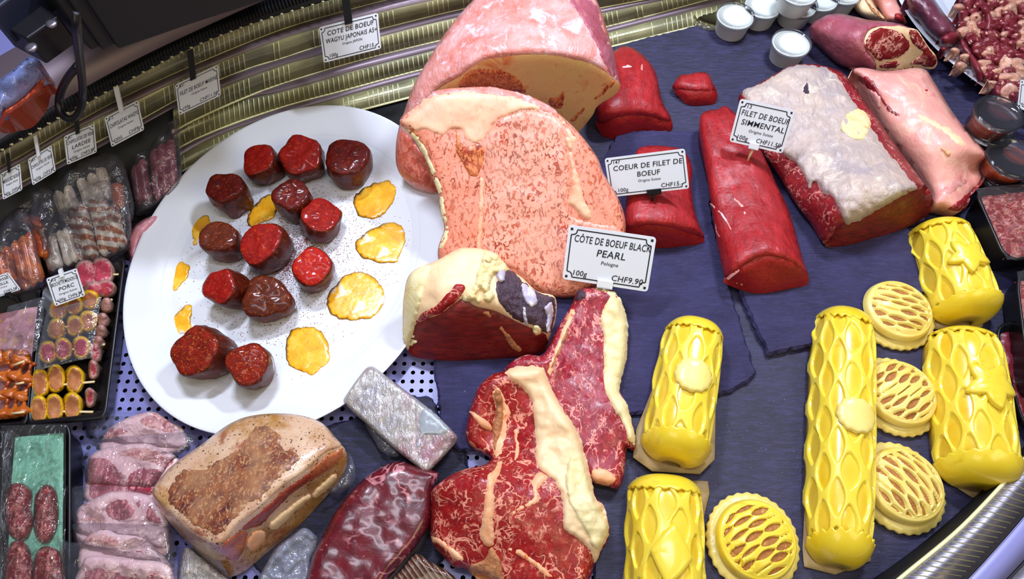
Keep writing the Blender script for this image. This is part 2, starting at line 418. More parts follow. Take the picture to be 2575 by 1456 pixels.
# ---------------------------------------------------------------- the display counter
# back ledges: picture lines of the stepped back, each at its real height
LINES = [  # (height, points)
 (.175, [(-60,385),(0,352),(172,245),(343,150),(515,68),(640,12),(760,-40),(1000,-110),(1300,-170),(1700,-240)]),   # grille top
 (.160, [(-60,412),(0,381),(172,285),(343,192),(480,121),(611,68),(713,35),(830,0),(1000,-50),(1300,-110),(1700,-170)]),  # grille foot
 (.125, [(-60,448),(31,402),(206,299),(323,237),(498,158),(713,72),(863,28),(970,0),(1200,-55),(1500,-100),(1900,-160)]), # strip 1 foot
 (.122, [(-60,470),(31,420),(206,318),(330,258),(506,176),(713,96),(863,54),(1060,7),(1300,-45),(1600,-85),(2000,-150)]),
 (.088, [(-60,520),(60,455),(220,370),(350,303),(460,242),(601,180),(713,145),(807,114),(994,63),(1200,15),(1500,-35),(1900,-100)]),
 (.085, [(-60,540),(60,474),(220,390),(350,322),(460,262),(557,219),(713,163),(807,138),(994,82),(1200,33),(1500,-18),(1900,-80)]),
 (.052, [(-60,590),(80,515),(240,430),(380,360),(500,296),(655,229),(783,187),(877,159),(1005,126),(1250,70),(1500,22),(1653,-8),(1950,-70)]),
 (.049, [(-60,612),(80,537),(240,452),(380,380),(550,268),(713,229),(877,182),(1017,145),(1250,88),(1500,36),(1700,-6),(1950,-60)]),
 (.022, [(-60,655),(80,580),(240,500),(400,400),(513,340),(713,268),(877,224),(1040,180),(1250,130),(1517,69),(1660,32),(1800,-6),(1980,-45)]),
 (.019, [(-60,672),(80,598),(240,518),(400,424),(540,345),(713,287),(877,240),(1040,196),(1250,146),(1520,84),(1660,48),(1810,10),(1980,-30)]),
 (.004, [(-60,705),(80,640),(240,555),(400,462),(560,380),(713,325),(877,285),(1040,243),(1250,190),(1535,118),(1660,88),(1812,50),(1980,10)]),
]
case = thing('display_counter', 'stainless steel chilled counter with stepped louvred back and perforated floor', 'display counter', (0, 0.5, -0.12))
def line3(i, n=70):
    z, pts = LINES[i]; o = spline([(p[0], p[1]) for p in pts], 6, False)
    d = np.r_[0, np.cumsum(np.hypot(*np.diff(o, axis=0).T))]; t = np.linspace(0, d[-1], n)
    x = np.interp(t, d, o[:, 0]); y = np.interp(t, d, o[:, 1])
    return Pn(x, y, np.full(n, z))
def ribbon(name, a, b, mat, thick, parent):
    n = len(a); v = np.r_[a, b]; f = [[i, i + 1, n + i + 1, n + i] for i in range(n - 1)]
    o = mesh(name, v, f, mat, parent); md = o.modifiers.new('sheet', 'SOLIDIFY'); md.thickness = thick; md.offset = 0; return o
LN = [line3(i) for i in range(len(LINES))]
ribbon('back_ledge', LN[0] + np.array([-.05, .07, .035]), LN[0], M['steel_lilac'], .003, case)
ribbon('ventilation_grille', LN[0], LN[1], M['soft_black'], .002, case)
ribbon('louvre_strip', LN[1], LN[2], M['strip'], .002, case)
for k in (2, 4, 6, 8):
    ribbon('louvre_ledge', LN[k], LN[k + 1], M['steel_lilac'], .002, case)
    ribbon('louvre_strip', LN[k + 1], LN[k + 2], M['strip'], .002, case)
    # rolled lip on each ledge
    v, f = tube(LN[k][::2], .0022, 6); mesh('ledge_lip', v, f, M['rib'], case)
v, f = tube(LN[10][::2], .002, 6); mesh('ledge_lip', v, f, M['rib'], case)
# grille slots and rivets, reflected stripes of the strips built as ridges
def along(a, b, n):
    i = np.linspace(0, len(a) - 1, n); k = np.arange(len(a))
    g = lambda q: np.stack([np.interp(i, k, q[:, j]) for j in range(3)], 1)
    return g(a), g(b)
parts = []
ga, gb = along(LN[0], LN[1], 210)
for p, q in zip(ga, gb):
    up = np.array([-.0006, -.0025, .002]); parts.append(tube([p * .9 + q * .1 + up, p * .25 + q * .75 + up + np.array([.004, 0, 0])], .0011, 4))
v, f = join(*parts); tag(mesh('grille_bars', v, f, M['dark_metal'], case), kind='stuff')
rivs = []
for p, q in list(zip(ga, gb))[::3]:
    c = q + np.array([0, -.0035, .003]); rivs.append(box(c[0], c[1], c[2], .004, .002, .002))
v, f = join(*rivs); tag(mesh('grille_rivets', v, f, M['rib'], case), kind='stuff')
random.seed(3)
LX = [spline([(p[0], p[1]) for p in q[1]], 6, False) for q in LINES]
def at_x(i, x): return np.array(P(x, float(np.interp(x, LX[i][:, 0], LX[i][:, 1])), LINES[i][0]))
for (i, j, n) in ((1, 2, 190), (3, 4, 190), (5, 6, 180), (7, 8, 180), (9, 10, 170)):
    parts = []; gap = 0
    for xx in np.arange(-50, 1900, 12.5):
        p, q = at_x(i, xx), at_x(j, xx + 5)
        if gap > 0: gap -= 1; continue
        if random.random() < .05: gap = random.randint(2, 6)
        up = np.array([0, -.0016, .0008]); parts.append(tube([p * .93 + q * .07 + up, p * .06 + q * .94 + up], .0008, 4))
    v, f = join(*parts); tag(mesh('reflected_stripes', v, f, M['rib'], case), kind='stuff')  # pale ridges stand in for light stripes reflected on the steel
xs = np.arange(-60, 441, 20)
ribbon('shade_panel', np.array([at_x(5, x) for x in xs]) + np.array([0, -.004, .004]), np.array([at_x(10, x) for x in xs]) + np.array([0, -.004, .004]), M['soft_black'], .001, case)  # added black panel standing in for the shade over the lower left strips
# perforated floor
def perforated(x0, x1, y0, y1, pitch, r):
    nx, ny = int((x1 - x0) / pitch), int((y1 - y0) / pitch); v, f = [], []
    for i in range(nx):
        for j in range(ny):
            cx, cy = x0 + (i + .5) * pitch, y0 + (j + .5) * pitch; h = pitch / 2; s = len(v)
            for a, b in ((-1,-1),(0,-1),(1,-1),(1,0),(1,1),(0,1),(-1,1),(-1,0)): v.append((cx + a*h, cy + b*h, 0))
            for a, b in ((-.71,-.71),(0,-1),(.71,-.71),(1,0),(.71,.71),(0,1),(-.71,.71),(-1,0)): v.append((cx + a*r, cy + b*r, 0))
            for k in range(8): k2 = (k+1) % 8; f.append([s+k, s+k2, s+8+k2, s+8+k])
    return v, f
v, f = perforated(-.85, .15, .03, .69, .0125, .0030)
mesh('perforated_floor', v, f, M['deck'], case, False)
v, f = box(-.35, .86, -.002, 1.0, .34, .004); mesh('back_floor_sheet', v, f, M['dark_metal'], case, False)
v, f = join(box(.55, .45, -.002, .80, 1.5, .004), box(-1.1, .5, -.002, .50, 1.5, .004), box(-.35, -.14, -.002, 1.0, .34, .004))
mesh('floor_sheet', v, f, M['deck'], case, False)
v, f = box(0, .5, -.10, 2.6, 1.5, .02); mesh('drain_tub', v, f, M['tub'], case, False)
# front rail, bottom right of the photograph
FR = [(.012, [(2080,1530),(2230,1435),(2360,1335),(2470,1235),(2580,1120),(2680,1000)]),
      (.050, [(2120,1580),(2262,1456),(2400,1342),(2490,1252),(2580,1150),(2690,1010)]),
      (.052, [(2290,1580),(2425,1456),(2500,1375),(2575,1288),(2650,1190),(2740,1060)]),
      (.050, [(2300,1585),(2432,1458),(2507,1377),(2582,1290),(2657,1192),(2747,1062)]),
      (.044, [(2410,1580),(2530,1456),(2590,1390),(2660,1300),(2720,1210),(2800,1080)]),
      (.047, [(2420,1585),(2540,1458),(2600,1392),(2670,1302),(2730,1212),(2810,1082)]),
      (.047, [(2560,1620),(2680,1500),(2740,1430),(2800,1340),(2860,1250),(2940,1100)])]
def rail3(z, pts, n=30):
    o = spline(pts, 6, False); i = np.linspace(0, len(o) - 1, n); k = np.arange(len(o))
    x, y = np.interp(i, k, o[:, 0]), np.interp(i, k, o[:, 1]); return Pn(x, y, np.full(n, z))
RL = [rail3(*q) for q in FR]
for k, (nm, mt) in enumerate((('rail_foot', 'soft_black'), ('ribbed_rail', 'steel'), ('rail_groove', 'soft_black'), ('glass_channel', 'deck'), ('channel_edge', 'soft_black'), ('outer_rail', 'steel'))):
    ribbon(nm, RL[k], RL[k + 1], M[mt], .002, case)
v, f = tube(RL[1], .0022, 6); mesh('rail_lip', v, f, M['rib'], case)
v, f = tube(RL[3], .0016, 6); mesh('rail_lip', v, f, M['deck'], case)
a, b = along(RL[1], RL[2], 44)
v, f = join(*[tube([p * .92 + q * .08 + np.array([0, 0, .001]), p * .1 + q * .9 + np.array([0, 0, .001])], .0007, 4) for p, q in zip(a, b)])
tag(mesh('rail_ribs', v, f, M['strip'], case), kind='stuff')
# room behind the counter
v, f = box(-.9, 1.75, .3, 3.4, .05, 1.6)
M['wall'] = plain('blue_grey_wall', '#39435e', .7)
w = mesh('wall_back', v, f, M['wall'], None, False); tag(w, 'blue grey wall behind the counter', None, kind='structure')
v, f = box(0, .6, -.65, 5, 4, .05); w = mesh('floor', v, f, plain('shop_floor', '#2a2a30', .6), None, False); tag(w, 'dark shop floor under the counter', None, kind='structure')

# ---------------------------------------------------------------- slate boards
def slate(name, label, pts, z0, z1, mat, seed, chip=4.0):
    o = spline(pts, 10); n = len(o); r = random.Random(seed)
    j = np.array([[r.uniform(-1, 1), r.uniform(-1, 1)] for _ in range(n)]) * chip * .5
    top = Pn(o[:, 0] + j[:, 0], o[:, 1] + j[:, 1], np.full(n, z1))
    cen = top.mean(0); rings = []
    for k, (fz, out) in enumerate(((1, -.004), (1, 0), (.55, .0035), (.3, .001), (0, .003))):
        rr = top.copy(); d = top - cen; d[:, 2] = 0; d /= np.linalg.norm(d, axis=1)[:, None]
        jit = np.array([r.uniform(-.0014, .0014) for _ in range(n)])[:, None] if k > 1 else 0
        rr = rr + d * (out + jit); rr[:, 2] = z0 + (z1 - z0) * fz; rings.append(rr)
    v = np.concatenate(rings); f = [list(range(n))]
    for k in range(4):
        for i in range(n): i2 = (i + 1) % n; f.append([k*n+i, k*n+i2, (k+1)*n+i2, (k+1)*n+i])
    f.append([4*n+i for i in range(n)][::-1])
    ob = fixn(mesh(name, v, f, mat, None, False)); tag(ob, label, 'slate board', 'slate serving boards'); return ob
c_ = lambda *p: [q + ('c',) for q in p]
slate('slate_board', 'long dark slate board at the back under the sauce pots and trimmed fillets', c_((1470,140),(1640,92),(1812,50),(2150,-40),(2800,-40),(2700,420),(2300,560),(1800,560),(1400,600),(1420,300)), .0005, .009, M['slate'], 1)
slate('slate_board', 'broad slate board without a full front edge lying under the lattice pastries', c_((1480,625),(1800,578),(2310,575),(2640,440),(2690,1010),(2592,1132),(2452,1280),(2292,1404),(2110,1530),(1500,1520)), .0005, .0085, M['slate'], 2)
slate('slate_board', 'slate board with chipped corner beneath the bone-in rib steaks', c_((1095,800),(1420,560),(1560,330),(1762,330),(1790,560),(1838,745),(1896,935),(1884,955),(1815,985),(1570,1042),(1330,1100),(1160,1130),(1115,1090),(1098,920)), .009, .017, M['slate3'], 3, 6)
slate('slate_board', 'blue grey slate board with a free corner below the trimmed fillet', c_((1770,300),(1830,600),(1872,742),(1900,810),(1936,884),(2010,868),(2052,860),(2300,800),(2350,640),(2120,420),(1990,260)), .010, .020, M['slate3'], 4, 3)
slate('slate_board', 'small black slate board in front of the white oval platter', c_((640,1120),(880,1060),(1000,990),(1085,1005),(1108,1080),(1165,1135),(1180,1300),(1060,1470),(700,1500),(560,1300)), .0005, .008, M['slate2'], 5)

# ---------------------------------------------------------------- oval platter
PC, PA, PB, PR = (-.3108, .486), .2179, .2698, math.radians(169.29)
def plat(name, cx, cy, a, b, rot, mat, label, zs=.0):
    prof = [(.0, .010), (.55, .010), (.745, .0102), (.775, .0115), (.80, .0155), (.825, .0185), (.90, .022), (.985, .0275), (1.0, .0285), (1.003, .0275), (.99, .025), (.90, .0195), (.79, .0155), (.72, .006), (.68, .002), (0, .002)]
    v, f = [], []; seg = 128
    for r, z in prof:
        for k in range(seg):
            th = 2*math.pi*k/seg; x, y = r*a*math.cos(th), r*b*math.sin(th)
            v.append((cx + x*math.cos(rot) - y*math.sin(rot), cy + x*math.sin(rot) + y*math.cos(rot), z + zs))
    for i in range(len(prof)-1):
        for k in range(seg): k2 = (k+1) % seg; f.append([i*seg+k, i*seg+k2, (i+1)*seg+k2, (i+1)*seg+k])
    return tag(fixn(mesh(name, v, f, mat)), label, 'platter')
plat('oval_platter', PC[0], PC[1], PA, PB, PR, M['china'], 'large white oval china platter holding marinated beef medallions', 0.002)
# ---------------------------------------------------------------- large cuts
M['wagyu'] = fleck_meat('wagyu_eye', '#fbb8a0', '#be4a20', '#7c2008', 210, .505, (1, .5, 1), (0, 0, .5))
M['wagyu2'] = fleck_meat('wagyu_cap', '#f4a288', '#c85a34', '#8c2812', 230, .52, (1, .4, 1), (0, 0, -.2))
M['wagyu_red'] = fleck_meat('wagyu_deep', '#e8935c', '#b03a14', '#84200c', 240, .45, (1, .6, 1), (0, 0, .3))
M['wagyu_fat'] = fat_mat('wagyu_fat', '#f0c09a', '#f2a98a', '#e6835e', 20, .42, .58, .15)
M['wagyu_fat2'] = fat_mat('wagyu_outer_fat', '#e9c27c', '#edb57a', '#e07a3c', 18, .45, .56, .15)
M['wagyu_skin'] = fat_mat('membrane', '#e6a8a2', '#d07464', '#f4e8f2', 24, .38, .55, .5, .16)
M['wagyu_flank'] = fleck_meat('wagyu_flank', '#e58a76', '#c8543c', '#a53420', 160, .45, (1, .3, 1), (0, 0, .9))
M['tbone'] = web_meat('tbone_lean', '#a8191a', '#7c1014', '#e8987e', 62, .036, .44, 260)
M['ribsteak'] = web_meat('rib_lean', '#a82434', '#781628', '#e8948a', 75, .038, .46, 260, stretch=(1, .7, 1), rot=(0, 0, .6))
M['roast_lean'] = fibre_meat('roast_lean', '#8a2018', '#56100e', '#b4503a', 90, (.2, 1, 1), (0, .0, .1), .42, .66, .05)
M['ribeye'] = web_meat('ribeye_lean', '#8e1c1c', '#6a1214', '#e6a292', 70, .05, .46, 240)
M['darkside'] = web_meat('dry_lean', '#9c2226', '#6c1420', '#d88a80', 50, .03, .5, 220)
M['filet'] = fibre_meat('fillet_lean', '#b8262a', '#8a1a1e', '#d48a84', 80, (1, .2, 1), (0, 0, -.2), .36, .68, .12)
M['filet_cut'] = fibre_meat('fillet_cut', '#a81c1c', '#8c1416', '#cf6a58', 90, (1, .7, 1), (0, 0, .3), .38, .70, .1)
M['fat_cream'] = fat_mat('beef_fat', '#eed3a4', '#f2c89c', '#f0b48a', 22, .45, .6, .2)
M['fat_yellow'] = fat_mat('yellow_fat', '#e8d79e', '#efe2b4', '#e2c684', 26, .45, .6, .35)
M['fat_orange'] = fat_mat('warm_fat', '#f0a878', '#f3bd92', '#e2703a', 60, .42, .58, .2)
M['fat_grey'] = fat_mat('aged_fat', '#c6b0a0', '#aa9a9a', '#e0d2be', 22, .4, .56, .7, .12)
M['fat_pink'] = fat_mat('pink_fat', '#eaa898', '#e39088', '#f3cfae', 14, .36, .54, .35, .2)
M['silverskin'] = fat_mat('silverskin', '#b06070', '#9a4650', '#d08a80', 26, .32, .58, .5, .15)
M['bone'] = fat_mat('cut_bone', '#c98a5a', '#b06a3c', '#7c5a4c', 90, .55, .55, .6)
M['bone_red'] = plain('bone_edge', '#e8622c', .4)
M['rib_dark'] = fat_mat('dry_rib_membrane', '#3a2434', '#4c3344', '#7a5a66', 60, .35, .6, .8)
M['rib_white'] = fat_mat('rib_bone', '#c9bccb', '#a9a0b8', '#e6dfe2', 40, .4, .5, .4)
M['suet'] = fat_mat('suet', '#e6cf8c', '#efe0ae', '#d29a5a', 60, .45, .62, .5)

def cz(pts, f): return [(p[0], p[1], f(p[0], p[1])) + (('c',) if p[-1] == 'c' else ()) for p in pts]
def zw_(x, y, y0=.682, k=.06):
    """height at which the picture point meets an upright face standing at depth y0"""
    v = (728 - y) / F; yw = v * math.cos(TILT) + math.sin(TILT); zw = v * math.sin(TILT) - math.cos(TILT)
    yy = y0 + k * (x - 1290) / 1000; return max(HC + yy * zw / yw, .0095)
# wagyu rib block
t = thing('wagyu_rib_block', 'huge pale marbled beef rib block standing behind its cut slice', 'meat', P(1290, 330, .009))
edge = [(1560,217,.105)] + A_((2085,745,.115),(1880,600,.15),(1700,540,.17),(1400,500,.185),(1000,520,.187),(820,570,.182),(640,700,.166),(430,830,.145))
edge = [(p[0], p[1], zw_(p[0], p[1])) for p in edge]
bo = [(1100,487,.03),(1050,475,.03),(1015,450,.035),(998,420,.05),(995,370,.07),(1003,320,.09),(1015,285,.105),(1040,215,.13),(1080,145,.15),(1130,68,.165),(1190,0,.175),(1260,-60,.185),(1380,-85,.19),(1460,-60,.185),(1500,0,.175),(1522,60,.165),(1542,130,.15),(1553,185,.125)]
r = Relief(bo + edge[:1] + edge[1:] + [(1040,380,.075),(1080,440,.05)], h=.18, dome=.012, R=70, amp=.004, ns=22, base=.009); r.build('fat_cover', M['wagyu_skin'], t, inset=.075)
over(r, [(1100,482),(1050,470),(1017,447),(1001,418),(998,370),(1006,322),(1030,345),(1070,400),(1100,450)], 'lean_flank', M['wagyu_flank'], t, .002)
over(r, A_((1640,0),(1860,0),(1960,250),(2060,560),(2085,730),(1990,640),(1880,420),(1760,190)), 'dark_membrane', M['silverskin'], t, .0015, amp=.002)
fo = edge[::-1] + A_((2060,870,.0),(1900,970,.0),(1860,1050,.0),(1740,1200,.0)) + [(1440,350,0),(1150,350,0),(1040,320,0)]
r = Relief([(p[0], p[1], zw_(p[0], p[1])) for p in fo], dome=.003, R=30, base=.009); r.build('cut_face', M['wagyu_fat2'], t, skirt=False)
over(r, A_((620,790),(660,700),(740,640),(880,615),(1050,640),(1150,690),(1220,770),(1260,860),(1100,860),(800,860)), 'eye_muscle', M['wagyu_red'], t, .002)
over(r, A_((1440,930),(1460,890),(1530,880),(1560,840),(1610,800),(1600,930),(1560,1010),(1500,1000)), 'lean_streak', M['wagyu_red'], t, .0015)
over(r, A_((1620,1120),(1740,1000),(1900,860),(2040,730),(2080,760),(1960,870),(1800,990),(1700,1120)), 'lean_streak', M['wagyu_red'], t, .0015)
# wagyu slice leaning on it
t = thing('wagyu_rib_slice', 'thick marbled salmon pink beef rib slice leaning forward on the block', 'meat', P(1330, 700, .017))
so = [(1005,303)] + A_((300,920),(430,830),(700,800),(950,800),(1250,870),(1450,960),(1560,1050),(1720,1200),(1900,1440)) + B_((1450,150),(1540,300),(1590,430),(1600,540),(1570,700),(1450,900),(1280,985),(1130,992),(1010,965),(900,900),(760,830),(500,790),(360,770),(328,730),(330,650),(370,520),(340,400),(330,290),(250,100)) + [(1071,400),(1035,343)]
sl = Relief(cz(so, lambda x, y: .172 - (y - 220) / 530 * .150), dome=.010, R=40, amp=.0015, ns=30, base=.0)
sl.build('marbled_meat', M['wagyu2'], t, skirt=False, thick=.03)
over(sl, A_((110,1125),(300,932),(430,850),(700,825),(950,828),(1250,900),(1430,985),(1560,1070),(1640,1160),(1720,1290),(1660,1330),(1610,1200),(1540,1085),(1400,1030),(1250,1010),(1100,1050),(1000,1110),(930,1190),(880,1270),(770,1320),(700,1290),(640,1200),(570,1190),(490,1250),(340,1200),(210,1200)), 'fat', M['wagyu_fat'], t, .0014, 7, ragged=6)
over(sl, A_((95,1105),(300,922),(430,832),(700,802),(950,802),(1250,872),(1450,962),(1560,1052),(1700,1190),(1560,1075),(1400,1030),(1250,955),(900,885),(560,870),(330,935),(120,1120)), 'rind', M['wagyu_skin'], t, .0015)
over(sl, [(1246,310),(1268,291),(1323,279),(1378,285),(1409,300),(1421,330),(1427,385),(1434,440),(1431,480),(1420,508),(1440,545),(1500,560),(1550,570),(1568,590),(1545,660),(1500,720),(1452,738),(1399,742),(1355,730),(1310,690),(1240,655),(1212,640),(1212,560),(1216,480),(1219,420),(1216,390),(1226,345)], 'eye_muscle', M['wagyu'], t, .0018)
over(sl, [(1147,318),(1160,345),(1180,365),(1205,355),(1219,375),(1213,420),(1200,448),(1180,442),(1160,410),(1143,370)], 'deep_muscle', M['wagyu_red'], t, .0016)
over(sl, [(1010,312),(1035,345),(1071,402),(1104,488),(1108,528),(1119,573),(1104,621),(1116,625),(1130,575),(1120,525),(1114,480),(1085,400),(1050,340)], 'edge_fat', M['fat_yellow'], t, .0016)
over(sl, A_((100,1110),(190,1110),(240,1180),(320,1290),(300,1330),(220,1230)), 'lean_streak', M['wagyu_red'], t, .0015)
over(sl, [(1208,430),(1216,430),(1217,520),(1212,600),(1207,650),(1198,640),(1200,560),(1203,500)], 'seam', M['wagyu_fat'], t, .003)
over(sl, [(1420,340),(1436,350),(1444,400),(1456,440),(1470,500),(1490,545),(1475,555),(1440,522),(1425,512),(1432,480),(1434,440),(1428,390)], 'seam', M['wagyu_fat'], t, .0032)

# bone-in rib roast in front
t = thing('bone_in_rib_roast', 'dark aged bone-in rib roast with exposed ribs and thick cream fat', 'meat', P(1200, 860, .017))
ed = B_((125,1355,.024),(180,1170,.062),(330,1110,.086),(430,1040,.098),(500,1000,.102),(580,1050,.097),(720,1085,.086),(850,1150,.076),(960,1200,.066),(1060,1245,.056),(1075,1300,.04))
lo = B_((1068,1330,.022),(1000,1388,.019),(800,1402,.018),(500,1420,.018),(250,1412,.018),(140,1385,.018)); ed = upright(ed, lo)
bo = B_((95,1300,.03),(88,1150,.05),(95,990,.075),(140,830,.092),(330,735,.104),(470,660,.108),(545,655,.108),(640,665,.106),(730,700,.10),(800,790,.095),(900,860,.09),(1000,950,.08),(1120,990,.07),(1122,1150,.05),(1090,1240,.048))
r = Relief(bo + ed[::-1], h=.1, dome=.008, R=45, amp=.003, ns=40, base=.017); r.build('fat_cover', M['fat_cream'], t, inset=.015); top = r
fr = Relief(ed + lo, dome=.004, R=30, amp=.001, base=.017); fr.build('cut_face', M['roast_lean'], t, skirt=False)
over(top, B_((92,1290),(90,1150),(97,990),(145,835),(270,770),(240,900),(200,1080),(170,1180),(120,1340)), 'side_fat', M['fat_yellow'], t, .003)
over(top, B_((180,1165),(220,1090),(300,1050),(400,950),(470,890),(520,930),(480,990),(430,1035),(330,1105)), 'lean_edge', M['tbone'], t, .003)
over(top, B_((720,900),(800,805),(880,860),(1000,955),(1115,1000),(1112,1170),(1075,1235),(960,1190),(850,1140),(760,1060),(725,980)), 'rib_membrane', M['rib_dark'], t, .003, amp=.004)
for q in (((890,890),(990,960),(1005,1030),(965,1070),(925,1040),(900,980)), ((1040,1060),(1100,1020),(1112,1100),(1085,1225),(1055,1235),(1060,1130)), ((893,1040),(920,1060),(945,1185),(915,1185)), ((720,830),(760,790),(790,830),(780,880),(740,890))):
    over(top, B_(*q), 'rib_bone', M['rib_white'], t, .0075, 5)
over(top, B_((600,800),(650,680),(730,710),(800,800),(760,840),(720,830),(680,900),(600,960),(540,1020),(490,1000),(560,920)), 'suet', M['suet'], t, .006, 6, amp=.006, ns=160)
for x, y, rr in ((668,735,30),(720,725,24),(672,985,40),(650,920,34),(560,985,26),(600,1010,22),(1000,1212,32)):
    over(top, B_(*[(x + rr * math.cos(a), y + rr * 1.15 * math.sin(a)) for a in np.arange(8) * math.pi / 4]), 'fat_nodule', M['suet'], t, .009, 5)
over(fr, B_((585,1068),(650,1075),(720,1140),(800,1230),(905,1345),(880,1365),(820,1335),(760,1235),(680,1140)), 'bone_seam', M['bone'], t, .002)
over(fr, B_((130,1350),(175,1180),(200,1200),(170,1270),(200,1290),(150,1330),(165,1370)), 'fat_seam', M['fat_yellow'], t, .0018)

# two rib steaks
t = thing('bone_in_rib_steak', 'long bone-in rib steak with cream fat edge behind the larger steak', 'meat', P(1450, 950, .017))
o = C_((1150,200),(1165,150),(1210,115),(1290,110),(1350,120),(1420,140),(1470,230),(1500,340),(1506,450),(1500,560),(1472,680),(1455,790),(1497,870),(1540,1020),(1557,1130),(1545,1180),(1500,1160),(1490,1250),(1470,1380),(1430,1432),(1380,1415),(1270,1390),(1200,1300),(1080,1100),(960,900),(820,760),(690,680),(740,600),(850,550),(930,560),(965,535),(1010,440),(1060,350),(1110,270))
r = Relief(o, h=.036, far=.85, near=.1, dome=.016, R=28, amp=.002, ns=50, base=.0172); r.build('lean', M['ribsteak'], t)
over(r, C_((1290,115),(1420,142),(1475,230),(1503,340),(1504,450),(1495,580),(1452,790),(1497,870),(1540,1030),(1553,1140),(1515,1115),(1470,1000),(1400,890),(1350,780),(1342,600),(1342,430),(1322,340),(1350,230),(1385,170)), 'fat_cap', M['fat_yellow'], t, .005, amp=.003, ns=90, R=20)
over(r, C_((1140,250),(1168,255),(1110,420),(1050,580),(1000,700),(975,660),(1030,500),(1100,320)), 'fat_seam', M['fat_orange'], t, .002)
over(r, C_((1118,350),(1130,352),(1095,460),(1040,590),(1000,680),(990,660),(1040,520)), 'rib_bone', M['bone'], t, .0045, 5)
over(r, C_((1160,190),(1180,130),(1230,130),(1240,170),(1200,200)), 'dark_tip', M['rib_dark'], t, .001, 5)
over(r, C_((1265,1370),(1270,1300),(1340,1290),(1420,1330),(1440,1360),(1400,1400),(1330,1400)), 'fat_tip', M['fat_orange'], t, .002)
t = thing('large_rib_steak', 'large bright red T-shaped bone-in steak with wide cream fat band, in front', 'meat', P(1330, 1330, .017))
o = C_((690,660),(800,622),(880,625),(940,630),(975,670),(1010,760),(1060,870),(1130,960),(1180,1060),(1230,1240),(1260,1330)) + D_((1400,800),(1462,860),(1472,890),(1440,920),(1500,1000),(1507,1100),(1470,1200),(1440,1230),(1420,1290),(1392,1330),(1350,1460),(1280,1540),(700,1540),(560,1480),(340,1372),(250,1357),(180,1280),(80,1160),(70,1080),(70,900),(80,750),(150,680),(240,620),(330,580),(400,560),(500,540),(560,490),(480,430),(390,385),(355,310),(370,200)) + C_((470,920),(490,860),(530,760),(620,680))
r = Relief(o, h=.046, far=.8, near=.15, dome=.02, R=30, amp=.002, ns=45, base=.0176); r.build('lean', M['tbone'], t)
over(r, C_((700,662),(800,625),(940,632),(975,672),(1060,872),(1180,1062),(1258,1330)) + D_((1398,800),(1462,865),(1470,890),(1500,1005),(1503,1100),(1440,1228),(1392,1328),(1350,1230),(1250,1130),(1142,1050),(1132,900),(1110,780),(1060,670),(1000,620),(922,540),(912,400),(902,200),(885,40)) + C_((882,870),(820,780),(740,715)), 'fat_cap', M['fat_cream'], t, .006, amp=.003, ns=70, R=22)
over(r, D_((1190,460),(1280,440),(1340,640),(1390,800),(1440,900),(1490,1020),(1490,1120),(1400,1240),(1280,1040),(1190,880),(1140,640)), 'torn_fat', M['fat_yellow'], t, .0095, amp=.004, ns=90)
over(r, C_((615,800),(650,765),(690,800),(715,860),(745,930),(720,1000),(715,1090),(690,1160),(672,1210),(640,1230),(622,1180),(618,1000),(632,900)), 'bone_fringe', M['fat_orange'], t, .002)
over(r, C_((622,800),(650,775),(685,805),(693,870),(695,950),(680,1050),(655,1140),(640,1210),(628,1180),(622,1000),(640,900)), 'bone', M['bone'], t, .006, 5, amp=.003, ns=200)
over(r, D_((470,560),(520,610),(505,800),(482,950),(462,1130),(530,1200),(582,1180),(582,1000),(592,850),(592,700),(640,600),(650,480),(610,520),(560,590)), 'fat_stem', M['fat_orange'], t, .003)
over(r, D_((640,980),(800,865),(892,800),(882,680),(930,590),(1020,635),(940,740),(945,835),(820,895),(710,960)), 'fat_seam', M['fat_orange'], t, .0028)
over(r, D_((380,1362),(500,1292),(560,1195),(620,1270),(650,1380),(645,1500),(500,1500)), 'lower_bone', M['bone'], t, .005, 6, amp=.002)
over(r, D_((80,1110),(130,1120),(230,1190),(340,1280),(350,1322),(260,1300),(150,1185),(90,1150)), 'fat_seam', M['fat_orange'], t, .0028)
over(r, D_((680,1212),(780,1212),(900,1290),(1060,1442),(1000,1445),(860,1325),(760,1262)), 'fat_seam', M['fat_orange'], t, .0028)
over(r, D_((735,260),(780,245),(770,330),(790,360),(780,470),(745,520),(750,400)), 'fat_seam', M['fat_orange'], t, .002, 5)
over(r, D_((380,110),(440,130),(560,210),(575,270),(500,250),(430,180)), 'fat_seam', M['fat_orange'], t, .003, 5)

# fillets
def fillet(name, label, body, edge, low, base, mat=None, cut=None, loc=None, dome=.012):
    edge = upright(edge, low)
    t = thing(name, label, 'meat', P(*(loc or low[0][:2]), base))
    r = Relief(body + edge, h=.06, dome=dome, R=45, amp=.003, ns=34, base=base); r.build('trimmed_meat', mat or M['filet'], t, inset=.012)
    f = Relief(edge[::-1] + low[::-1], dome=.003, R=25, amp=.001, base=base); f.build('cut_face', cut or M['filet_cut'], t, skirt=False)
    return t, r, f
t, r, f = fillet('beef_fillet', 'thick trimmed beef fillet tucked beside the marbled rib block', E_((60,1000,.045),(90,800,.055),(150,560,.055),(210,460,.045),(310,400,.042),(450,460,.045),(580,620,.045),(640,880,.038)),
  E_((722,1045,.035),(640,1050,.048),(560,1022,.055),(450,1002,.060),(330,1007,.060),(200,1042,.055),(100,1082,.045)), E_((60,1050,.03),(90,1150,.012),(130,1190,.0095),(220,1210,.0095),(330,1190,.0095),(440,1157,.0095),(600,1152,.0095),(722,1140,.0095)), .009)
over(r, E_((270,590),(330,560),(400,575),(340,595)), 'fat_fleck', M['wagyu_skin'], t, .001, 4)
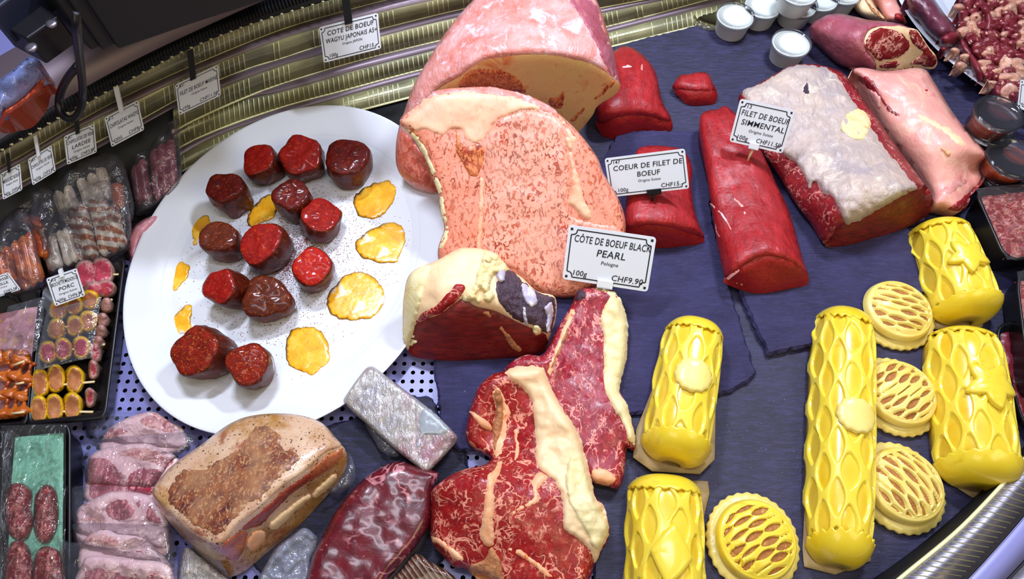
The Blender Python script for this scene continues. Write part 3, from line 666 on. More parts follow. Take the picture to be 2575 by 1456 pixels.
over(r, E_((455,570),(475,550),(480,600),(460,630)), 'fat_fleck', M['wagyu_skin'], t, .001, 4)
t, r, f = fillet('beef_fillet', 'small lone fist-sized chunk of red fillet on bare slate', E_((728,770,.02),(760,700,.03),(805,650,.032),(870,648,.034),(960,628,.034),(1040,640,.034),(1080,720,.032)),
  E_((1117,800,.026),(1000,792,.032),(900,792,.032),(800,780,.028)), E_((740,792,.018),(790,850,.012),(860,912,.0095),(1000,917,.0095),(1105,900,.0095)), .009, dome=.006)
over(r, E_((900,690),(930,695),(1000,745),(1050,770),(1040,778),(960,735)), 'fat_vein', M['wagyu_skin'], t, .0008, 4)
t, r, f = fillet('beef_fillet', 'short red fillet centre cut behind the tag numbered 147', G_((300,700,.05),(310,550,.055),(345,350,.055),(400,130,.05),(450,95,.045),(540,85,.045),(680,95,.045),(780,120,.045),(840,200,.042),(865,300,.04),(852,400,.04),(862,500,.04),(880,620,.042),(925,760,.042)),
  G_((965,855,.036),(860,822,.05),(760,790,.058),(640,760,.062),(500,747,.062),(420,760,.06),(310,775,.055)), G_((330,860,.03),(500,932,.0175),(620,940,.0175),(760,926,.0175),(945,900,.0175)), .017)
t, r, f = fillet('beef_fillet', 'long bright red trimmed fillet lying beside the tag numbered 113', E_((975,1150,.05),(968,1080,.05),(980,1000,.05),(1050,960,.05),(1120,955,.05),(1190,920,.05),(1250,960,.05),(1320,1040,.05)) + G_((1420,100,.05),(1500,260,.048),(1560,400,.046),(1640,560,.044),(1690,700,.044),(1740,870,.044),(1790,1050,.046)),
  G_((1827,1165,.046),(1700,1062,.064),(1560,1012,.072),(1430,1012,.072),(1330,1062,.066),(1250,1112,.06),(1135,1185,.045)), G_((1120,1222,.03),(1250,1282,.0205),(1380,1316,.0205),(1500,1312,.0205),(1700,1272,.0205),(1822,1242,.0205)), .020, dome=.014)
# close the left flank of the long fillet with its own tracing
for q in (((1200,505),(1230,520),(1290,590),(1320,690),(1300,700),(1270,610),(1210,545)), ((1010,560),(1110,640),(1180,740),(1220,860),(1300,880),(1310,900),(1230,880),(1160,760),(1090,660)), ((1505,620),(1540,650),(1590,645),(1585,665),(1530,660)), ((1050,730),(1075,780),(1130,900),(1110,890),(1060,800)), ((1160,430),(1235,455),(1225,465),(1165,445)), ((1615,930),(1640,950),(1630,960)), ((1140,1190),(1250,1110),(1260,1125),(1165,1200))):
    over(r, G_(*q), 'fat_streak', M['wagyu_skin'], t, .0012, 5)
over(f, G_((1130,1190),(1200,1215),(1290,1235),(1310,1260),(1230,1240),(1140,1215)), 'fat_vein', M['fat_orange'], t, .001, 5)

# aged sirloin with grey fat
t = thing('aged_sirloin', 'large sirloin covered in grey white aged fat, dark red cut front', 'meat', P(2110, 420, .020))
ed = H_((338,905,.045),(400,800,.075),(470,745,.09),(560,735,.094),(700,652,.096),(850,572,.096),(950,512,.096),(1080,452,.094),(1160,452,.088),(1203,492,.078))
lo = H_((310,915,.024),(350,932,.0205),(500,916,.0205),(700,862,.0205),(900,802,.0205),(1050,742,.0205),(1190,642,.0205),(1212,590,.03)); ed = upright(ed, lo)
bo = F_((960,1380,.07),(830,1200,.07),(740,1070,.07),(650,940,.07),(560,820,.07),(480,710,.068),(400,625,.066),(300,588,.066),(215,566,.068)) + E_((1980,560,.07),(1860,558,.07),(1740,580,.07),(1620,650,.068),(1480,730,.064),(1340,800,.06),(1305,880,.05)) + G_((1440,120,.04),(1560,300,.038),(1720,560,.036),(1860,740,.034),(1940,880,.03),(1985,935,.022))
r = Relief(H_((1195,480,.08)) + bo + ed, h=.08, dome=.012, R=60, amp=.0025, ns=30, base=.0172); r.build('lean', M['darkside'], t, inset=.015)
f = Relief(ed[::-1] + lo, dome=.004, R=25, amp=.001, base=.0172); f.build('cut_face', M['roast_lean'], t, skirt=False)
over(r, E_((1345,800),(1480,742),(1740,592),(1860,566),(1980,568),(2080,588)) + F_((290,600),(380,670),(480,830),(600,1010),(720,1190),(840,1370)) + H_((800,60),(900,200),(1000,330),(1078,445),(950,508),(850,568),(700,648),(560,728),(480,742),(440,650),(400,560),(330,500),(312,590),(290,480),(220,390),(190,470),(140,350),(80,250),(0,190)) + [(1950,370),(1900,300)], 'fat_cover', M['fat_grey'], t, .004, 8, amp=.003, ns=120, R=14)
over(r, F_((100,680),(60,760),(65,815),(130,825)), 'dark_scar', M['rib_dark'], t, .005, 4)
over(r, F_((380,1080),(460,960),(560,940),(640,1010),(660,1120),(600,1230),(480,1220),(400,1160)), 'yellow_fat', M['suet'], t, .0055, 6)
# pink fat roast
t = thing('pink_fat_sirloin', 'pale pink sirloin roast under smooth fat, right of the grey one', 'meat', P(2330, 370, .009))
o = F_((480,640),(510,600),(600,590),(760,620),(900,610),(1050,590),(1140,610),(1200,700),(1280,830),(1360,960),(1450,1080),(1560,1200),(1640,1300),(1695,1370),(1700,1456)) + H_((1690,150),(1660,280),(1610,390),(1520,500),(1490,590),(1420,640),(1330,620),(1260,605),(1213,595),(1190,480),(1100,330),(960,150),(820,-20))
r = Relief(o, h=.080, far=.7, near=.22, dome=.030, R=80, amp=.003, ns=30, base=.0176); r.build('fat_cover', M['fat_pink'], t)
over(r, F_((530,670),(620,660),(700,720),(760,830),(850,950),(1000,1040),(880,1015),(800,965),(760,900),(640,790),(560,720)), 'lean_groove', M['darkside'], t, .0015, 6)
over(r, F_((630,790),(700,780),(750,850),(740,960),(700,930),(650,850)), 'silverskin', M['wagyu_skin'], t, .003, 6)
over(r, H_((1600,395),(1660,290),(1690,160),(1700,180),(1670,300),(1620,400),(1530,500),(1495,590),(1420,635),(1340,610),(1440,530)), 'lean_underside', M['darkside'], t, .002, 6)
over(r, F_((980,950),(1120,1000),(1300,1080),(1420,1160),(1500,1260),(1440,1290),(1300,1180),(1150,1080),(1020,1000)), 'cream_band', M['fat_cream'], t, .0012, 7, ragged=6)
over(r, F_((1060,690),(1120,680),(1180,760),(1250,860),(1220,880),(1140,800)), 'grey_band', M['wagyu_skin'], t, .0012, 7, ragged=6)
over(r, H_((1250,470),(1330,400),(1420,330),(1500,380),(1440,440),(1340,500)), 'silverskin', M['wagyu_skin'], t, .0012, 7, ragged=6)
over(r, F_((1120,780),(1145,770),(1160,785),(1140,800)), 'cut_nick', M['filet'], t, .001, 3)
over(r, F_((1250,1270),(1330,1300),(1355,1320),(1340,1370),(1300,1340)), 'lean_nick', M['fat_orange'], t, .002, 4)
# ribeye roast
t = thing('ribeye_roast', 'boneless ribeye roast with round marbled cut end at the back', 'meat', P(2200, 150, .0172))
ed = F_((700,612,.03),(690,520,.05),(622,430,.07),(600,360,.08),(640,270,.088),(720,235,.09),(800,228,.09),(900,222,.088),(1000,243,.085),(1060,260,.08))
r = Relief(F_((120,270,.035),(140,210,.045),(200,170,.055),(280,130,.062),(380,118,.065),(500,140,.068),(640,172,.07),(800,188,.075),(900,205,.08)) + ed[::-1][1:] + F_((560,600,.0177),(450,590,.0177),(380,560,.0177),(280,480,.0177),(200,400,.019),(140,330,.025)), h=.07, dome=.016, R=50, amp=.004, ns=40, base=.0172); r.build('silverskin_side', M['silverskin'], t, inset=.012)
f = Relief(ed + F_((1110,330,.07),(1170,420,.055),(1222,480,.045),(1237,560,.025),(1200,602,.0177),(1080,592,.0177),(960,612,.0177),(880,637,.0177),(740,637,.0177)), dome=.003, R=25, base=.0172); f.build('cut_face', M['fat_cream'], t, skirt=False)
over(f, F_((608,350),(650,282),(740,243),(830,250),(930,290),(990,340),(1000,400),(960,460),(900,500),(820,520),(720,530),(655,470),(612,410)), 'eye_muscle', M['ribeye'], t, .0018, 5)
over(f, F_((1000,320),(985,262),(1055,264),(1110,335),(1168,422),(1220,488),(1232,560),(1190,592),(1080,575),(990,560),(1050,500),(1110,460),(1060,420),(1020,380)), 'cap_muscle', M['ribeye'], t, .0018, 5)
over(f, F_((722,580),(780,540),(880,527),(915,550),(880,590),(780,602)), 'small_muscle', M['ribeye'], t, .0018, 4)
over(f, F_((705,608),(760,612),(880,610),(1000,580),(1190,600),(1080,590),(960,608),(880,632),(750,633)), 'lean_rim', M['ribeye'], t, .0015, 4)
# marrow bones
t = thing('marrow_bone', 'split marrow bone with pinkish red core at the top edge', 'bone', P(2200, 20, .009))
r = Relief(F_((420,-60),(470,30),(560,130),(640,168),(720,185),(800,190),(700,60),(620,-70)), h=.04, dome=.014, R=16, step=6, base=.009, far=.8); r.build('bone_shell', M['fat_cream'], t)
over(r, F_((600,-40),(640,10),(700,80),(790,180),(745,172),(650,90),(580,-30)), 'marrow', M['bone'], t, .001, 4)
t = thing('marrow_bone', 'pale pink marrow bone touching the right oval platter rim', 'bone', P(2240, 20, .009))
r = Relief(F_((630,-70),(700,40),(800,185),(900,205),(980,215),(960,160),(900,20),(860,-60)), h=.04, dome=.014, R=16, step=6, base=.009, far=.8); r.build('bone_shell', M['fat_pink'], t)
over(r, F_((850,170),(880,110),(915,118),(955,195),(940,208),(880,190)), 'marrow', M['filet'], t, .0015, 4)
# ---------------------------------------------------------------- pastries
def dough(name, a, c, gloss, rough=.32):
    b = MB(name, rough); col = b.ramp(b.noise(22, 4), (.3, a), (.7, c)); col = b.mix(b.ramp(b.noise(45, 4, .6, .5), (.58, 0), (.74, .75)), col, gloss)
    b.set(Base_Color=col); b.bump(b.noise(120, 4), .12, .001); b.sss(.2, (.008, .005, .001)); b.coat(.55, .12); return b.done()
M['dough'] = dough('egg_washed_dough', '#f0d234', '#f6e052', '#f0b80c')
M['dough_in'] = dough('inner_dough', '#eed044', '#ecc020', '#eca808', .25)
M['dough_pale'] = dough('pale_dough', '#f2de84', '#eed468', '#ecc02e', .42)
M['dough_flap'] = dough('dough_flap', '#ecca20', '#f2d83a', '#dcae18')
M['filling'] = fat_mat('meat_filling', '#b97a3a', '#9c6030', '#d9a868', 120, .5, .58, .6)
def paper_mat():
    b = MB('baking_paper', .6); b.set(Base_Color=b.ramp(b.noise(30, 4), (.3, '#8d7348'), (.7, '#b39a68'))); b.bump(b.noise(60, 4), .3, .001); return b.done()
M['paper'] = paper_mat()

class Roll:
    def __init__(s, far, near, wf, wn, hr, base, bulge=.04):
        mf, mn = px_m(*far, .03), px_m(*near, .03)
        s.af, s.an = wf * .42 * mf, wn * .42 * mn; s.hr = hr * 1.12; s.base = base; s.bulge = bulge
        s.A, s.B = P(*far, base + s.af * hr * .55), P(*near, base + s.an * hr * .35); s.A.z = s.B.z = base
        s.d = (s.B - s.A).normalized(); s.n = Vector((s.d.y, -s.d.x, 0)); s.L = (s.B - s.A).length
    def at(s, u, th, off=0.0):
        e = max(0.0, 1 - abs(2 * u - 1) ** 9) ** .5
        a = (s.af + (s.an - s.af) * u) * (1 + s.bulge * math.sin(math.pi * u)) * (.25 + .75 * e) if 0 <= u <= 1 else 0
        h = a * s.hr * 1.45; ct, st = math.cos(th), math.sin(th)
        x = a * math.copysign(abs(ct) ** .85, ct); z = h * max(st, 0) ** .8
        n = (s.n * ct * .9 + Vector((0, 0, 1)) * st + s.d * ((2 * u - 1) ** 9 * 1.4)).normalized()
        return s.A + s.d * (u * s.L) + s.n * x + Vector((0, 0, z)) + n * off
    def grid(s, u0, u1, t0, t1, nu, nv, off):
        v = []
        for i in range(nu + 1):
            for j in range(nv + 1):
                fu, fv = i / nu, j / nv
                u = (u0(fv) if callable(u0) else u0) * (1 - fu) + (u1(fv) if callable(u1) else u1) * fu
                th = t0 + (t1 - t0) * fv; v.append(s.at(u, th, off(u, th) if callable(off) else off))
        w = nv + 1; f = [[i*w+j, i*w+j+1, (i+1)*w+j+1, (i+1)*w+j] for i in range(nu) for j in range(nv)]
        return v, f
    def find(s, x, y):
        best = None
        for i in range(41):
            for j in range(10, 31):
                u, th = i / 40, math.pi * j / 40; q = proj(s.at(u, th)); d = (q[0]-x)**2 + (q[1]-y)**2
                if best is None or d < best[0]: best = (d, u, th)
        return best[1:]
def decor(rl, px, rad, kind, name, mat, parent, rot=0.0):
    u0, t0 = rl.find(*px); a = rl.af + (rl.an - rl.af) * u0; n = 60; v = [tuple(rl.at(u0, t0, .0085))]; f = []
    rings = (.4, .75, .93, 1.0, 1.0); offs = (.0088, .0086, .0078, .006, .001)
    for k, (fr, of) in enumerate(zip(rings, offs)):
        for i in range(n):
            th = 2 * math.pi * i / n
            if kind == 'star':
                p = (th * 5 / (2 * math.pi)) % 1; q = abs(p - .5) * 2; r = rad * (.52 + .48 * q ** 1.3)
            elif kind == 'diamond': r = rad * .8 / (abs(math.cos(th)) * 1.25 + abs(math.sin(th)) * .8 + .05)
            else: r = rad * (1 + .035 * math.sin(13 * th))
            dx, dy = r * fr * math.cos(th + rot), r * fr * math.sin(th + rot)
            v.append(tuple(rl.at(min(max(u0 + dy * 1.15 / rl.L, .01), .99), t0 + dx / (a * 1.05), of)))
    for i in range(n): f.append([0, 1 + i, 1 + (i + 1) % n])
    for k in range(len(rings) - 1):
        for i in range(n): f.append([1+k*n+i, 1+(k+1)*n+i, 1+(k+1)*n+(i+1) % n, 1+k*n+(i+1) % n])
    return fixn(mesh(name, v, f, mat, parent))
def roll(label, far, near, wf, wn, rows, cols, seed, hr=.95, base=.0085, far_cap=.10, near_cap=.10, deco=(), phase=0.0):
    rl = Roll(far, near, wf, wn, hr, base); rnd = random.Random(seed)
    t = thing('pastry_roll', label, 'pastry', (rl.A + rl.B) / 2, 'lattice pastry rolls')
    v, f = rl.grid(0.0, 1.0, 0, math.pi, 40, 28, 0.0)
    w = 29
    f += [[i*w, (i+1)*w, (i+1)*w+28, i*w+28] for i in range(40)]
    fixn(mesh('dough_body', v, f, M['dough_in'], t))
    jit = {}
    def off(u, th):
        fv = th / math.pi * cols; fu = u * rows + phase
        m = 1.0
        for cset in (0, 1):
            cu = math.floor(fu + .5 * cset); cv = math.floor(fv + .5 * cset)
            key = (cu, cv, cset)
            if key not in jit: jit[key] = (rnd.uniform(-.06, .06), rnd.uniform(-.05, .05), rnd.uniform(.42, .52), rnd.uniform(.72, .82))
            j = jit[key]
            pu = ((fu + .5 * cset - cu) - .5 - j[1]) * 2 / j[3]; pv = ((fv + .5 * cset - cv) - .5 - j[0]) * 2
            d = abs(pv) - j[2] * max(0, 1 - pu * pu) if abs(pu) < 1 else 1
            m = min(m, min(max(d / .12, 0), 1))
        m = m * m * (3 - 2 * m)
        return -.0012 + .0048 * m
    v, f = rl.grid(.02, .98, .06, math.pi - .06, int(rows * 30), int(cols * 30), off)
    mesh('dough_lattice', v, f, M['dough'], t)
    def flap(u_in, u_out, sgn):
        e = lambda fv: u_in + sgn * (.045 * (1 - (2 * fv - 1) ** 2) - .02) + .007 * math.sin(fv * 75)
        v, f = rl.grid(e, u_out, .10, math.pi - .10, 14, 60, lambda u, th: .0052)
        o = mesh('end_flap', v, f, M['dough_flap'], t); md = o.modifiers.new('dough', 'SOLIDIFY'); md.thickness = .003; md.offset = -1
    if far_cap: flap(far_cap, 0.0, 1)
    if near_cap: flap(1 - near_cap, 1.0, -1)
    for px, rad, kind, rot in deco: decor(rl, px, rad, kind, kind if kind != 'rosette' else 'rosette', M['dough_pale'] if kind == 'rosette' else M['dough'], t, rot)
    return rl
def paper(label, pts, z=.0092, curl=.004):
    r = Relief(pts, h=curl, base=z, far=.4, near=.6, dome=0, amp=.001, ns=60, step=14); o = r.build('baking_paper', M['paper'], None, skirt=False, thick=.0004)
    tag(o, label, 'baking paper', 'baking papers under the rolls')
paper('brown baking paper under the roll with a round rosette beside the steak', [(1700,830,'c'),(1790,850,'c'),(1800,1010,'c'),(1797,1155,'c'),(1760,1192,'c'),(1640,1185,'c'),(1592,1150,'c'),(1600,1080,'c')], .0172)
paper('brown baking paper under the roll cut off by the bottom edge', [(1600,1200,'c'),(1780,1210,'c'),(1784,1240,'c'),(1770,1300,'c'),(1775,1500,'c'),(1560,1500,'c')])
paper('brown baking paper along the left of the longest roll', [(2052,785,'c'),(2180,800,'c'),(2190,1410,'c'),(2100,1445,'c'),(2022,1425,'c'),(2018,1380,'c')])
paper('brown baking paper peeping out below the big star roll', [(2335,880,'c'),(2480,860,'c'),(2540,1080,'c'),(2525,1210,'c'),(2446,1252,'c'),(2380,1210,'c')])
paper('brown baking paper under the upper star roll', [(2300,600,'c'),(2440,580,'c'),(2488,780,'c'),(2470,822,'c'),(2350,828,'c'),(2320,780,'c')])
roll('yellow lattice pastry roll with round rosette beside the rib steak', (1750,815), (1692,1150), 158, 182, 3.2, 4.2, 11, base=.0176, deco=[((1738,948), .0185, 'rosette', 0)])
roll('yellow lattice pastry roll cut off at the bottom edge of the photo', (1672,1205), (1672,1590), 205, 222, 3.3, 4.5, 12, near_cap=None, deco=[((1682,1400), .030, 'diamond', .1)], phase=.3)
roll('longest slim yellow lattice pastry roll with one round rosette', (2122,785), (2102,1410), 160, 178, 5.6, 4.2, 13, far_cap=.06, near_cap=.065, deco=[((2147,1046), .0185, 'rosette', 0)])
roll('yellow lattice pastry roll with star near the minced meat tray', (2352,570), (2425,800), 150, 178, 2.4, 4.5, 14, deco=[((2430,645), .024, 'star', .4)], base=.0088)
roll('fat yellow lattice pastry roll with star beside the steel rail', (2415,840), (2452,1215), 185, 205, 3.4, 4.9, 15, far_cap=.05, near_cap=.11, deco=[((2488,965), .028, 'star', .2)], phase=.5)

def tart(label, c, rpx, ang, seed, base=.0088, lid='dough_pale'):
    rnd = random.Random(seed); ce = P(c[0], c[1], base + .012); cx, cy = ce.x, ce.y; R = rpx * px_m(c[0], c[1], base + .005)
    t = thing('lattice_tart', label, 'pastry', (cx, cy, base), 'round lattice tarts')
    n = 120; v, f = [], []
    prof = [(0, .0), (.98, .0), (1.0, .0035), (.985, .007), (.88, .009), (.80, .0085), (.77, .012)]
    for r, z in prof:
        for k in range(n):
            th = 2*math.pi*k/n; q = R * r * (1 + (.018 * math.sin(th * 30) if r > .95 else 0) + .02 * math.sin(2 * th + seed)); v.append((cx + q*math.cos(th), cy + q*math.sin(th), base + z))
    for i in range(len(prof)-1):
        for k in range(n): f.append([i*n+k, i*n+(k+1) % n, (i+1)*n+(k+1) % n, (i+1)*n+k])
    fixn(mesh('crimped_rim', v, f, M['dough_pale'], t))
    def dome(r): return .009 + .025 * math.sqrt(max(0, 1 - (r / .85) ** 2.6))
    def disc(off, rm, nr):
        v = [(cx, cy, base + dome(0) + off(0, 0))]; f = []
        for i in range(1, nr + 1):
            for k in range(n):
                th = 2*math.pi*k/n; r = rm * i / nr; x, y = r*math.cos(th), r*math.sin(th); v.append((cx + R*x, cy + R*y, base + dome(r) + off(x, y)))
        for k in range(n): f.append([0, 1+k, 1+(k+1) % n])
        for i in range(nr-1):
            for k in range(n): f.append([1+i*n+k, 1+(i+1)*n+k, 1+(i+1)*n+(k+1) % n, 1+i*n+(k+1) % n])
        return v, f
    v, f = disc(lambda x, y: -.002, .78, 14); mesh('meat_filling', v, f, M['filling'], t)
    ca, sa = math.cos(ang), math.sin(ang); jit = {}
    def off(x, y):
        a, b = x*ca + y*sa, -x*sa + y*ca; r = math.hypot(x, y)
        row = (b + .8 + .05 * math.sin(a * 3 + seed)) / .185; i = math.floor(row); col = (a + .8) / .47 + .5 * (i % 2); j = math.floor(col)
        if (i, j) not in jit: jit[(i, j)] = (rnd.uniform(.3, .75), rnd.uniform(-.14, .14), 1 if rnd.random() > .15 else 0)
        k = jit[(i, j)]; pu = (col - j - .5) * 2.1; pv = (row - i - .5 - k[1]) * 2
        d = abs(pv) - k[0] * max(0, 1 - pu*pu) * k[2] if abs(pu) < 1 else 1
        m = min(max(d / .2, 0), 1) if r < .70 else 1
        return .002 * math.exp(-((r - .79) / .04) ** 2) - .0045 + .0065 * m
    v, f = disc(off, .84, 60); mesh('slit_lid', v, f, M[lid], t)
tart('round lattice tart in front of the sirloin, topmost of the four', (2252,785), 98, -.35, 21)
tart('round lattice tart in the middle of the column beside the longest roll', (2258,992), 103, .45, 22)
tart('round lattice tart showing wide brown gaps, lowest of the column', (2268,1222), 112, -1.05, 23)
tart('glossy round lattice tart at the bottom between two pastry rolls', (1897,1360), 118, .5, 24, lid='dough')
# ---------------------------------------------------------------- on the oval platter
def marinated(name, a, c, sp, scale=70):
    b = MB(name, .42, .14); col = b.ramp(b.noise(scale, 5, .65), (.3, a), (.68, c)); col = b.mix(b.ramp(b.noise(scale * 3.2, 4, .6), (.56, 0), (.66, .8)), col, sp)
    b.set(Base_Color=col); b.bump(b.noise(scale * 3.5, 5, .65), .8, .0022); b.coat(.3, .13); return b.done()
MAR = [marinated('marinade_dark', '#3e0c08', '#6a120a', '#8a3008'), marinated('marinade_red', '#740e0a', '#a0150c', '#b83a10'), marinated('marinade_bright', '#900e08', '#c01a0c', '#d44a12'), marinated('marinade_brown', '#401406', '#642208', '#96440c'), marinated('marinade_grainy', '#5e100a', '#98200c', '#d07020', 120), marinated('brown_side', '#380c04', '#641804', '#8c3a0c')]  # last one: sides a darker brown than the tops
ZP = .0125
def medallion(label, x, y, wpx, h, mat, seed, tilt=(0, 0), sq=1.0, rot=0.0):
    h *= 1.35
    top = P(x, y, ZP + h); r = wpx / 2 * px_m(x, y, ZP + h) * .97; rn = random.Random(seed); sd = seed * 3.7
    n, m = 44, 14; v, f = [], []
    prof = [(.02, 1.0), (.14, 1.0), (.28, 1.0), (.42, 1.0), (.56, 1.0), (.70, .997), (.82, .985), (.94, .965), (1.0, .90), (1.03, .65), (1.02, .4), (.97, .18), (.88, .03), (.6, 0), (.02, 0)]
    nz = Vector((0, 0, 1))
    R3 = Matrix.Rotation(tilt[0], 3, 'X') @ Matrix.Rotation(tilt[1], 3, 'Y')
    lob = [(rn.uniform(.02, .06), rn.choice((2, 3, 4, 5)), rn.uniform(0, 6)) for _ in range(4)]
    for pr, pz in prof:
        for k in range(n):
            th = 2*math.pi*k/n; rr = r * pr * (1 + sum(a * math.sin(q * th + p) for a, q, p in lob))
            q = Vector((rr*math.cos(th), rr*math.sin(th)*sq, 0)); q = Matrix.Rotation(rot, 3, 'Z') @ q; q.z = pz * h
            d = wob((q.x + sd, q.y, q.z), 55, sd) * .0022 + wob((q.x, q.y + sd, q.z), 180, sd) * .0008
            q = q + (Vector((0, 0, 1)) if pz > .96 else Vector((q.x, q.y, 0)).normalized() if pr > .3 else Vector((0, 0, 0))) * d
            q = R3 @ (q - Vector((0, 0, h * .5))) + Vector((0, 0, h * .5))
            v.append((top.x + q.x, top.y + q.y, max(q.z, 0) + ZP))
    for i in range(len(prof)-1):
        for k in range(n): f.append([i*n+k, (i+1)*n+k, (i+1)*n+(k+1) % n, i*n+(k+1) % n])
    f.append(list(range(n)))
    o = fixn(mesh('beef_medallion', v, f, [MAR[mat], MAR[5]]))
    o.data.polygons.foreach_set('material_index', [1 if (7 * n <= k < (len(prof) - 1) * n) else 0 for k in range(len(f))])
    tag(o, label, 'meat', 'marinated beef medallions')
MED = [('dark medallion at the upper left of the platter cluster', 562, 464, 96, .040, 0, 0, (.1, 0)),
 ('red medallion leftmost of the three along the platter top', 652, 392, 92, .034, 1, 1, (.2, -.1)),
 ('ridged red brown medallion in the middle of the top three', 752, 378, 112, .036, 1, 2, (.25, .1)),
 ('dark tall medallion at the right end of the platter top', 868, 386, 116, .040, 0, 3, (.1, .1)),
 ('dark medallion tucked behind the purple red one at centre', 727, 482, 94, .038, 0, 4, (.1, .1)),
 ('purple red medallion in an orange sauce rim at the cluster right', 798, 540, 108, .028, 1, 5, (-.1, .25)),
 ('brown medallion at the left of the middle row', 546, 588, 98, .036, 3, 6, (.1, 0)),
 ('wide red medallion at the centre of the platter', 658, 602, 118, .038, 1, 7, (.15, -.1)),
 ('brightest red medallion, right of the central one', 778, 660, 104, .036, 2, 8, (.2, .15)),
 ('red medallion with pointed top below the left brown one', 560, 708, 100, .036, 1, 9, (.25, -.25)),
 ('rounded brown medallion with glossy top in the lower middle', 662, 738, 120, .032, 3, 10, (.2, .15)),
 ('biggest grainy red medallion at the lower left', 496, 868, 134, .042, 4, 11, (.25, -.15)),
 ('knobbly grainy medallion, lowest on the platter', 614, 902, 112, .042, 4, 12, (.2, .15))]
for l, x, y, w, h, m, s, tl in MED: medallion(l, x, y, w, h, m, s + 1, tl, .96, s)
def sauce_mat(name, hole):
    b = MB(name, .22); col = b.ramp(b.noise(45, 5, .65), (.3, '#f09a10'), (.55, '#fcbc2c'), (.75, '#ffd868')); col = b.mix(b.ramp(b.noise(38, 4, .6, .6), (hole, 0), (hole + .1, .95)), col, '#f4ead2')
    b.set(Base_Color=col); b.bump(b.noise(160, 3), .3, .0008); b.coat(.6, .1); return b.done()
M['sauce'] = sauce_mat('yellow_oil', .64); M['sauce2'] = sauce_mat('yellow_oil_thin', .53)
SAU = [('orange yellow sauce smear nearest the top right, beside the marbled slice', [(890,515),(893,490),(920,470),(950,458),(980,450),(988,462),(998,470),(1004,448),(1010,450),(1010,468),(998,482),(990,510),(965,538),(940,550),(905,545)], 0),
 ('half transparent yellow sauce smear at the right below the first', [(893,610),(912,590),(940,572),(975,562),(1000,560),(1015,575),(1020,600),(1010,640),(998,662),(960,662),(930,655),(900,640)], 1),
 ('ring-shaped yellow sauce smear with a white hollow centre', [(822,745),(845,715),(870,690),(900,684),(930,690),(955,715),(970,745),(960,775),(935,800),(895,808),(850,800),(830,785)], 1),
 ('solid round yellow sauce patch at the lower right of the platter', [(718,880),(722,850),(735,830),(765,822),(795,825),(820,850),(828,880),(826,915),(805,930),(790,945),(755,935),(725,915)], 0),
 ('narrow yellow sauce smear at the far left of the platter', [(405,720),(420,690),(430,665),(455,655),(475,665),(478,685),(462,710),(440,735),(415,740),(403,732)], 0),
 ('yellow sauce patch half under the biggest medallion', [(412,840),(420,815),(440,790),(465,766),(482,770),(482,800),(480,830),(450,850),(435,872),(415,868)], 1),
 ('yellow sauce patch behind the central medallion', [(622,560),(628,530),(645,508),(672,490),(690,490),(695,520),(690,545),(660,560),(635,572)], 0),
 ('small pair of yellow sauce drops at the left by the brown medallion', [(475,575),(485,550),(510,540),(530,545),(520,580),(500,600),(495,618),(465,618),(458,608),(485,605)], 0),
 ('tiny teardrop of yellow sauce at the platter left rim', [(440,580),(443,562),(455,555),(463,553),(455,570),(447,586)], 0)]
for l, o, m in SAU:
    r = Relief(rag(o, 4), h=.0005, base=ZP - .0005, far=0, dome=.0006, R=9, step=8, amp=.0002, ns=200); ob = r.build('sauce_smear', M['sauce2' if m else 'sauce'], None, inset=.0005)
    tag(ob, l, 'sauce', 'yellow sauce smears on the platter')
rn = random.Random(5); parts = []
for _ in range(6500):
    g = rn.random()
    a, q = rn.uniform(0, 6.283), abs(rn.gauss(0, .30)) if g < .9 else rn.uniform(0, .7)
    if q > .70: continue
    cxx, cyy = (.12, .05) if g < .7 else (-.1, -.1)
    x, y = (q*math.cos(a) + cxx*.3) * PA, (q*math.sin(a) + cyy) * PB
    X, Y = PC[0] + x*math.cos(PR) - y*math.sin(PR), PC[1] + x*math.sin(PR) + y*math.cos(PR); s = rn.uniform(.0004, .0008)
    parts.append(([(X-s, Y-s, ZP-.0003), (X+s, Y-s*.6, ZP-.0003), (X, Y+s, ZP-.0003), (X, Y, ZP+s)], [[0,1,3],[1,2,3],[2,0,3]]))
v, f = join(*parts); o = mesh('paprika_dust', v, f, plain('paprika', '#9c4a4a', .7), None, False); tag(o, 'fine reddish paprika dusted over the white platter', 'spice', kind='stuff')
# ---------------------------------------------------------------- price tags
M['card'] = plain('white_card', '#e4e8ee', .35, coat=.3)
M['ink'] = plain('black_ink', '#0a0a24', .6)
M['white_plastic'] = plain('white_plastic', '#e9edf2', .35)
M['wood_pick'] = plain('wooden_pick', '#d8b98a', .6)
_glyph = {}
def lettering(txt, size, slant=.12, bold=.006):
    """outline letters lying in x,y; returns verts, faces, width"""
    key = (txt, size)
    if key in _glyph: return _glyph[key]
    cu = bpy.data.curves.new('letters', 'FONT'); cu.body = txt; cu.size = size; cu.shear = slant; cu.offset = bold * size; cu.resolution_u = 3; cu.space_character = 1.05
    ob = bpy.data.objects.new('letters', cu); C.objects.link(ob); dg = bpy.context.evaluated_depsgraph_get(); me = bpy.data.meshes.new_from_object(ob.evaluated_get(dg))
    v = [(q.co.x, q.co.y) for q in me.vertices]; f = [list(p.vertices) for p in me.polygons]
    bpy.data.objects.remove(ob); bpy.data.curves.remove(cu); bpy.data.meshes.remove(me)
    xs = [q[0] for q in v] or [0]; w = max(xs)
    _glyph[key] = (v, f, w); return _glyph[key]
CAMV = Vector((0, 0, HC))
def on_plane(px, c, n):
    d = P(px[0], px[1], 0) - CAMV; return CAMV + d * ((c - CAMV).dot(n) / d.dot(n))
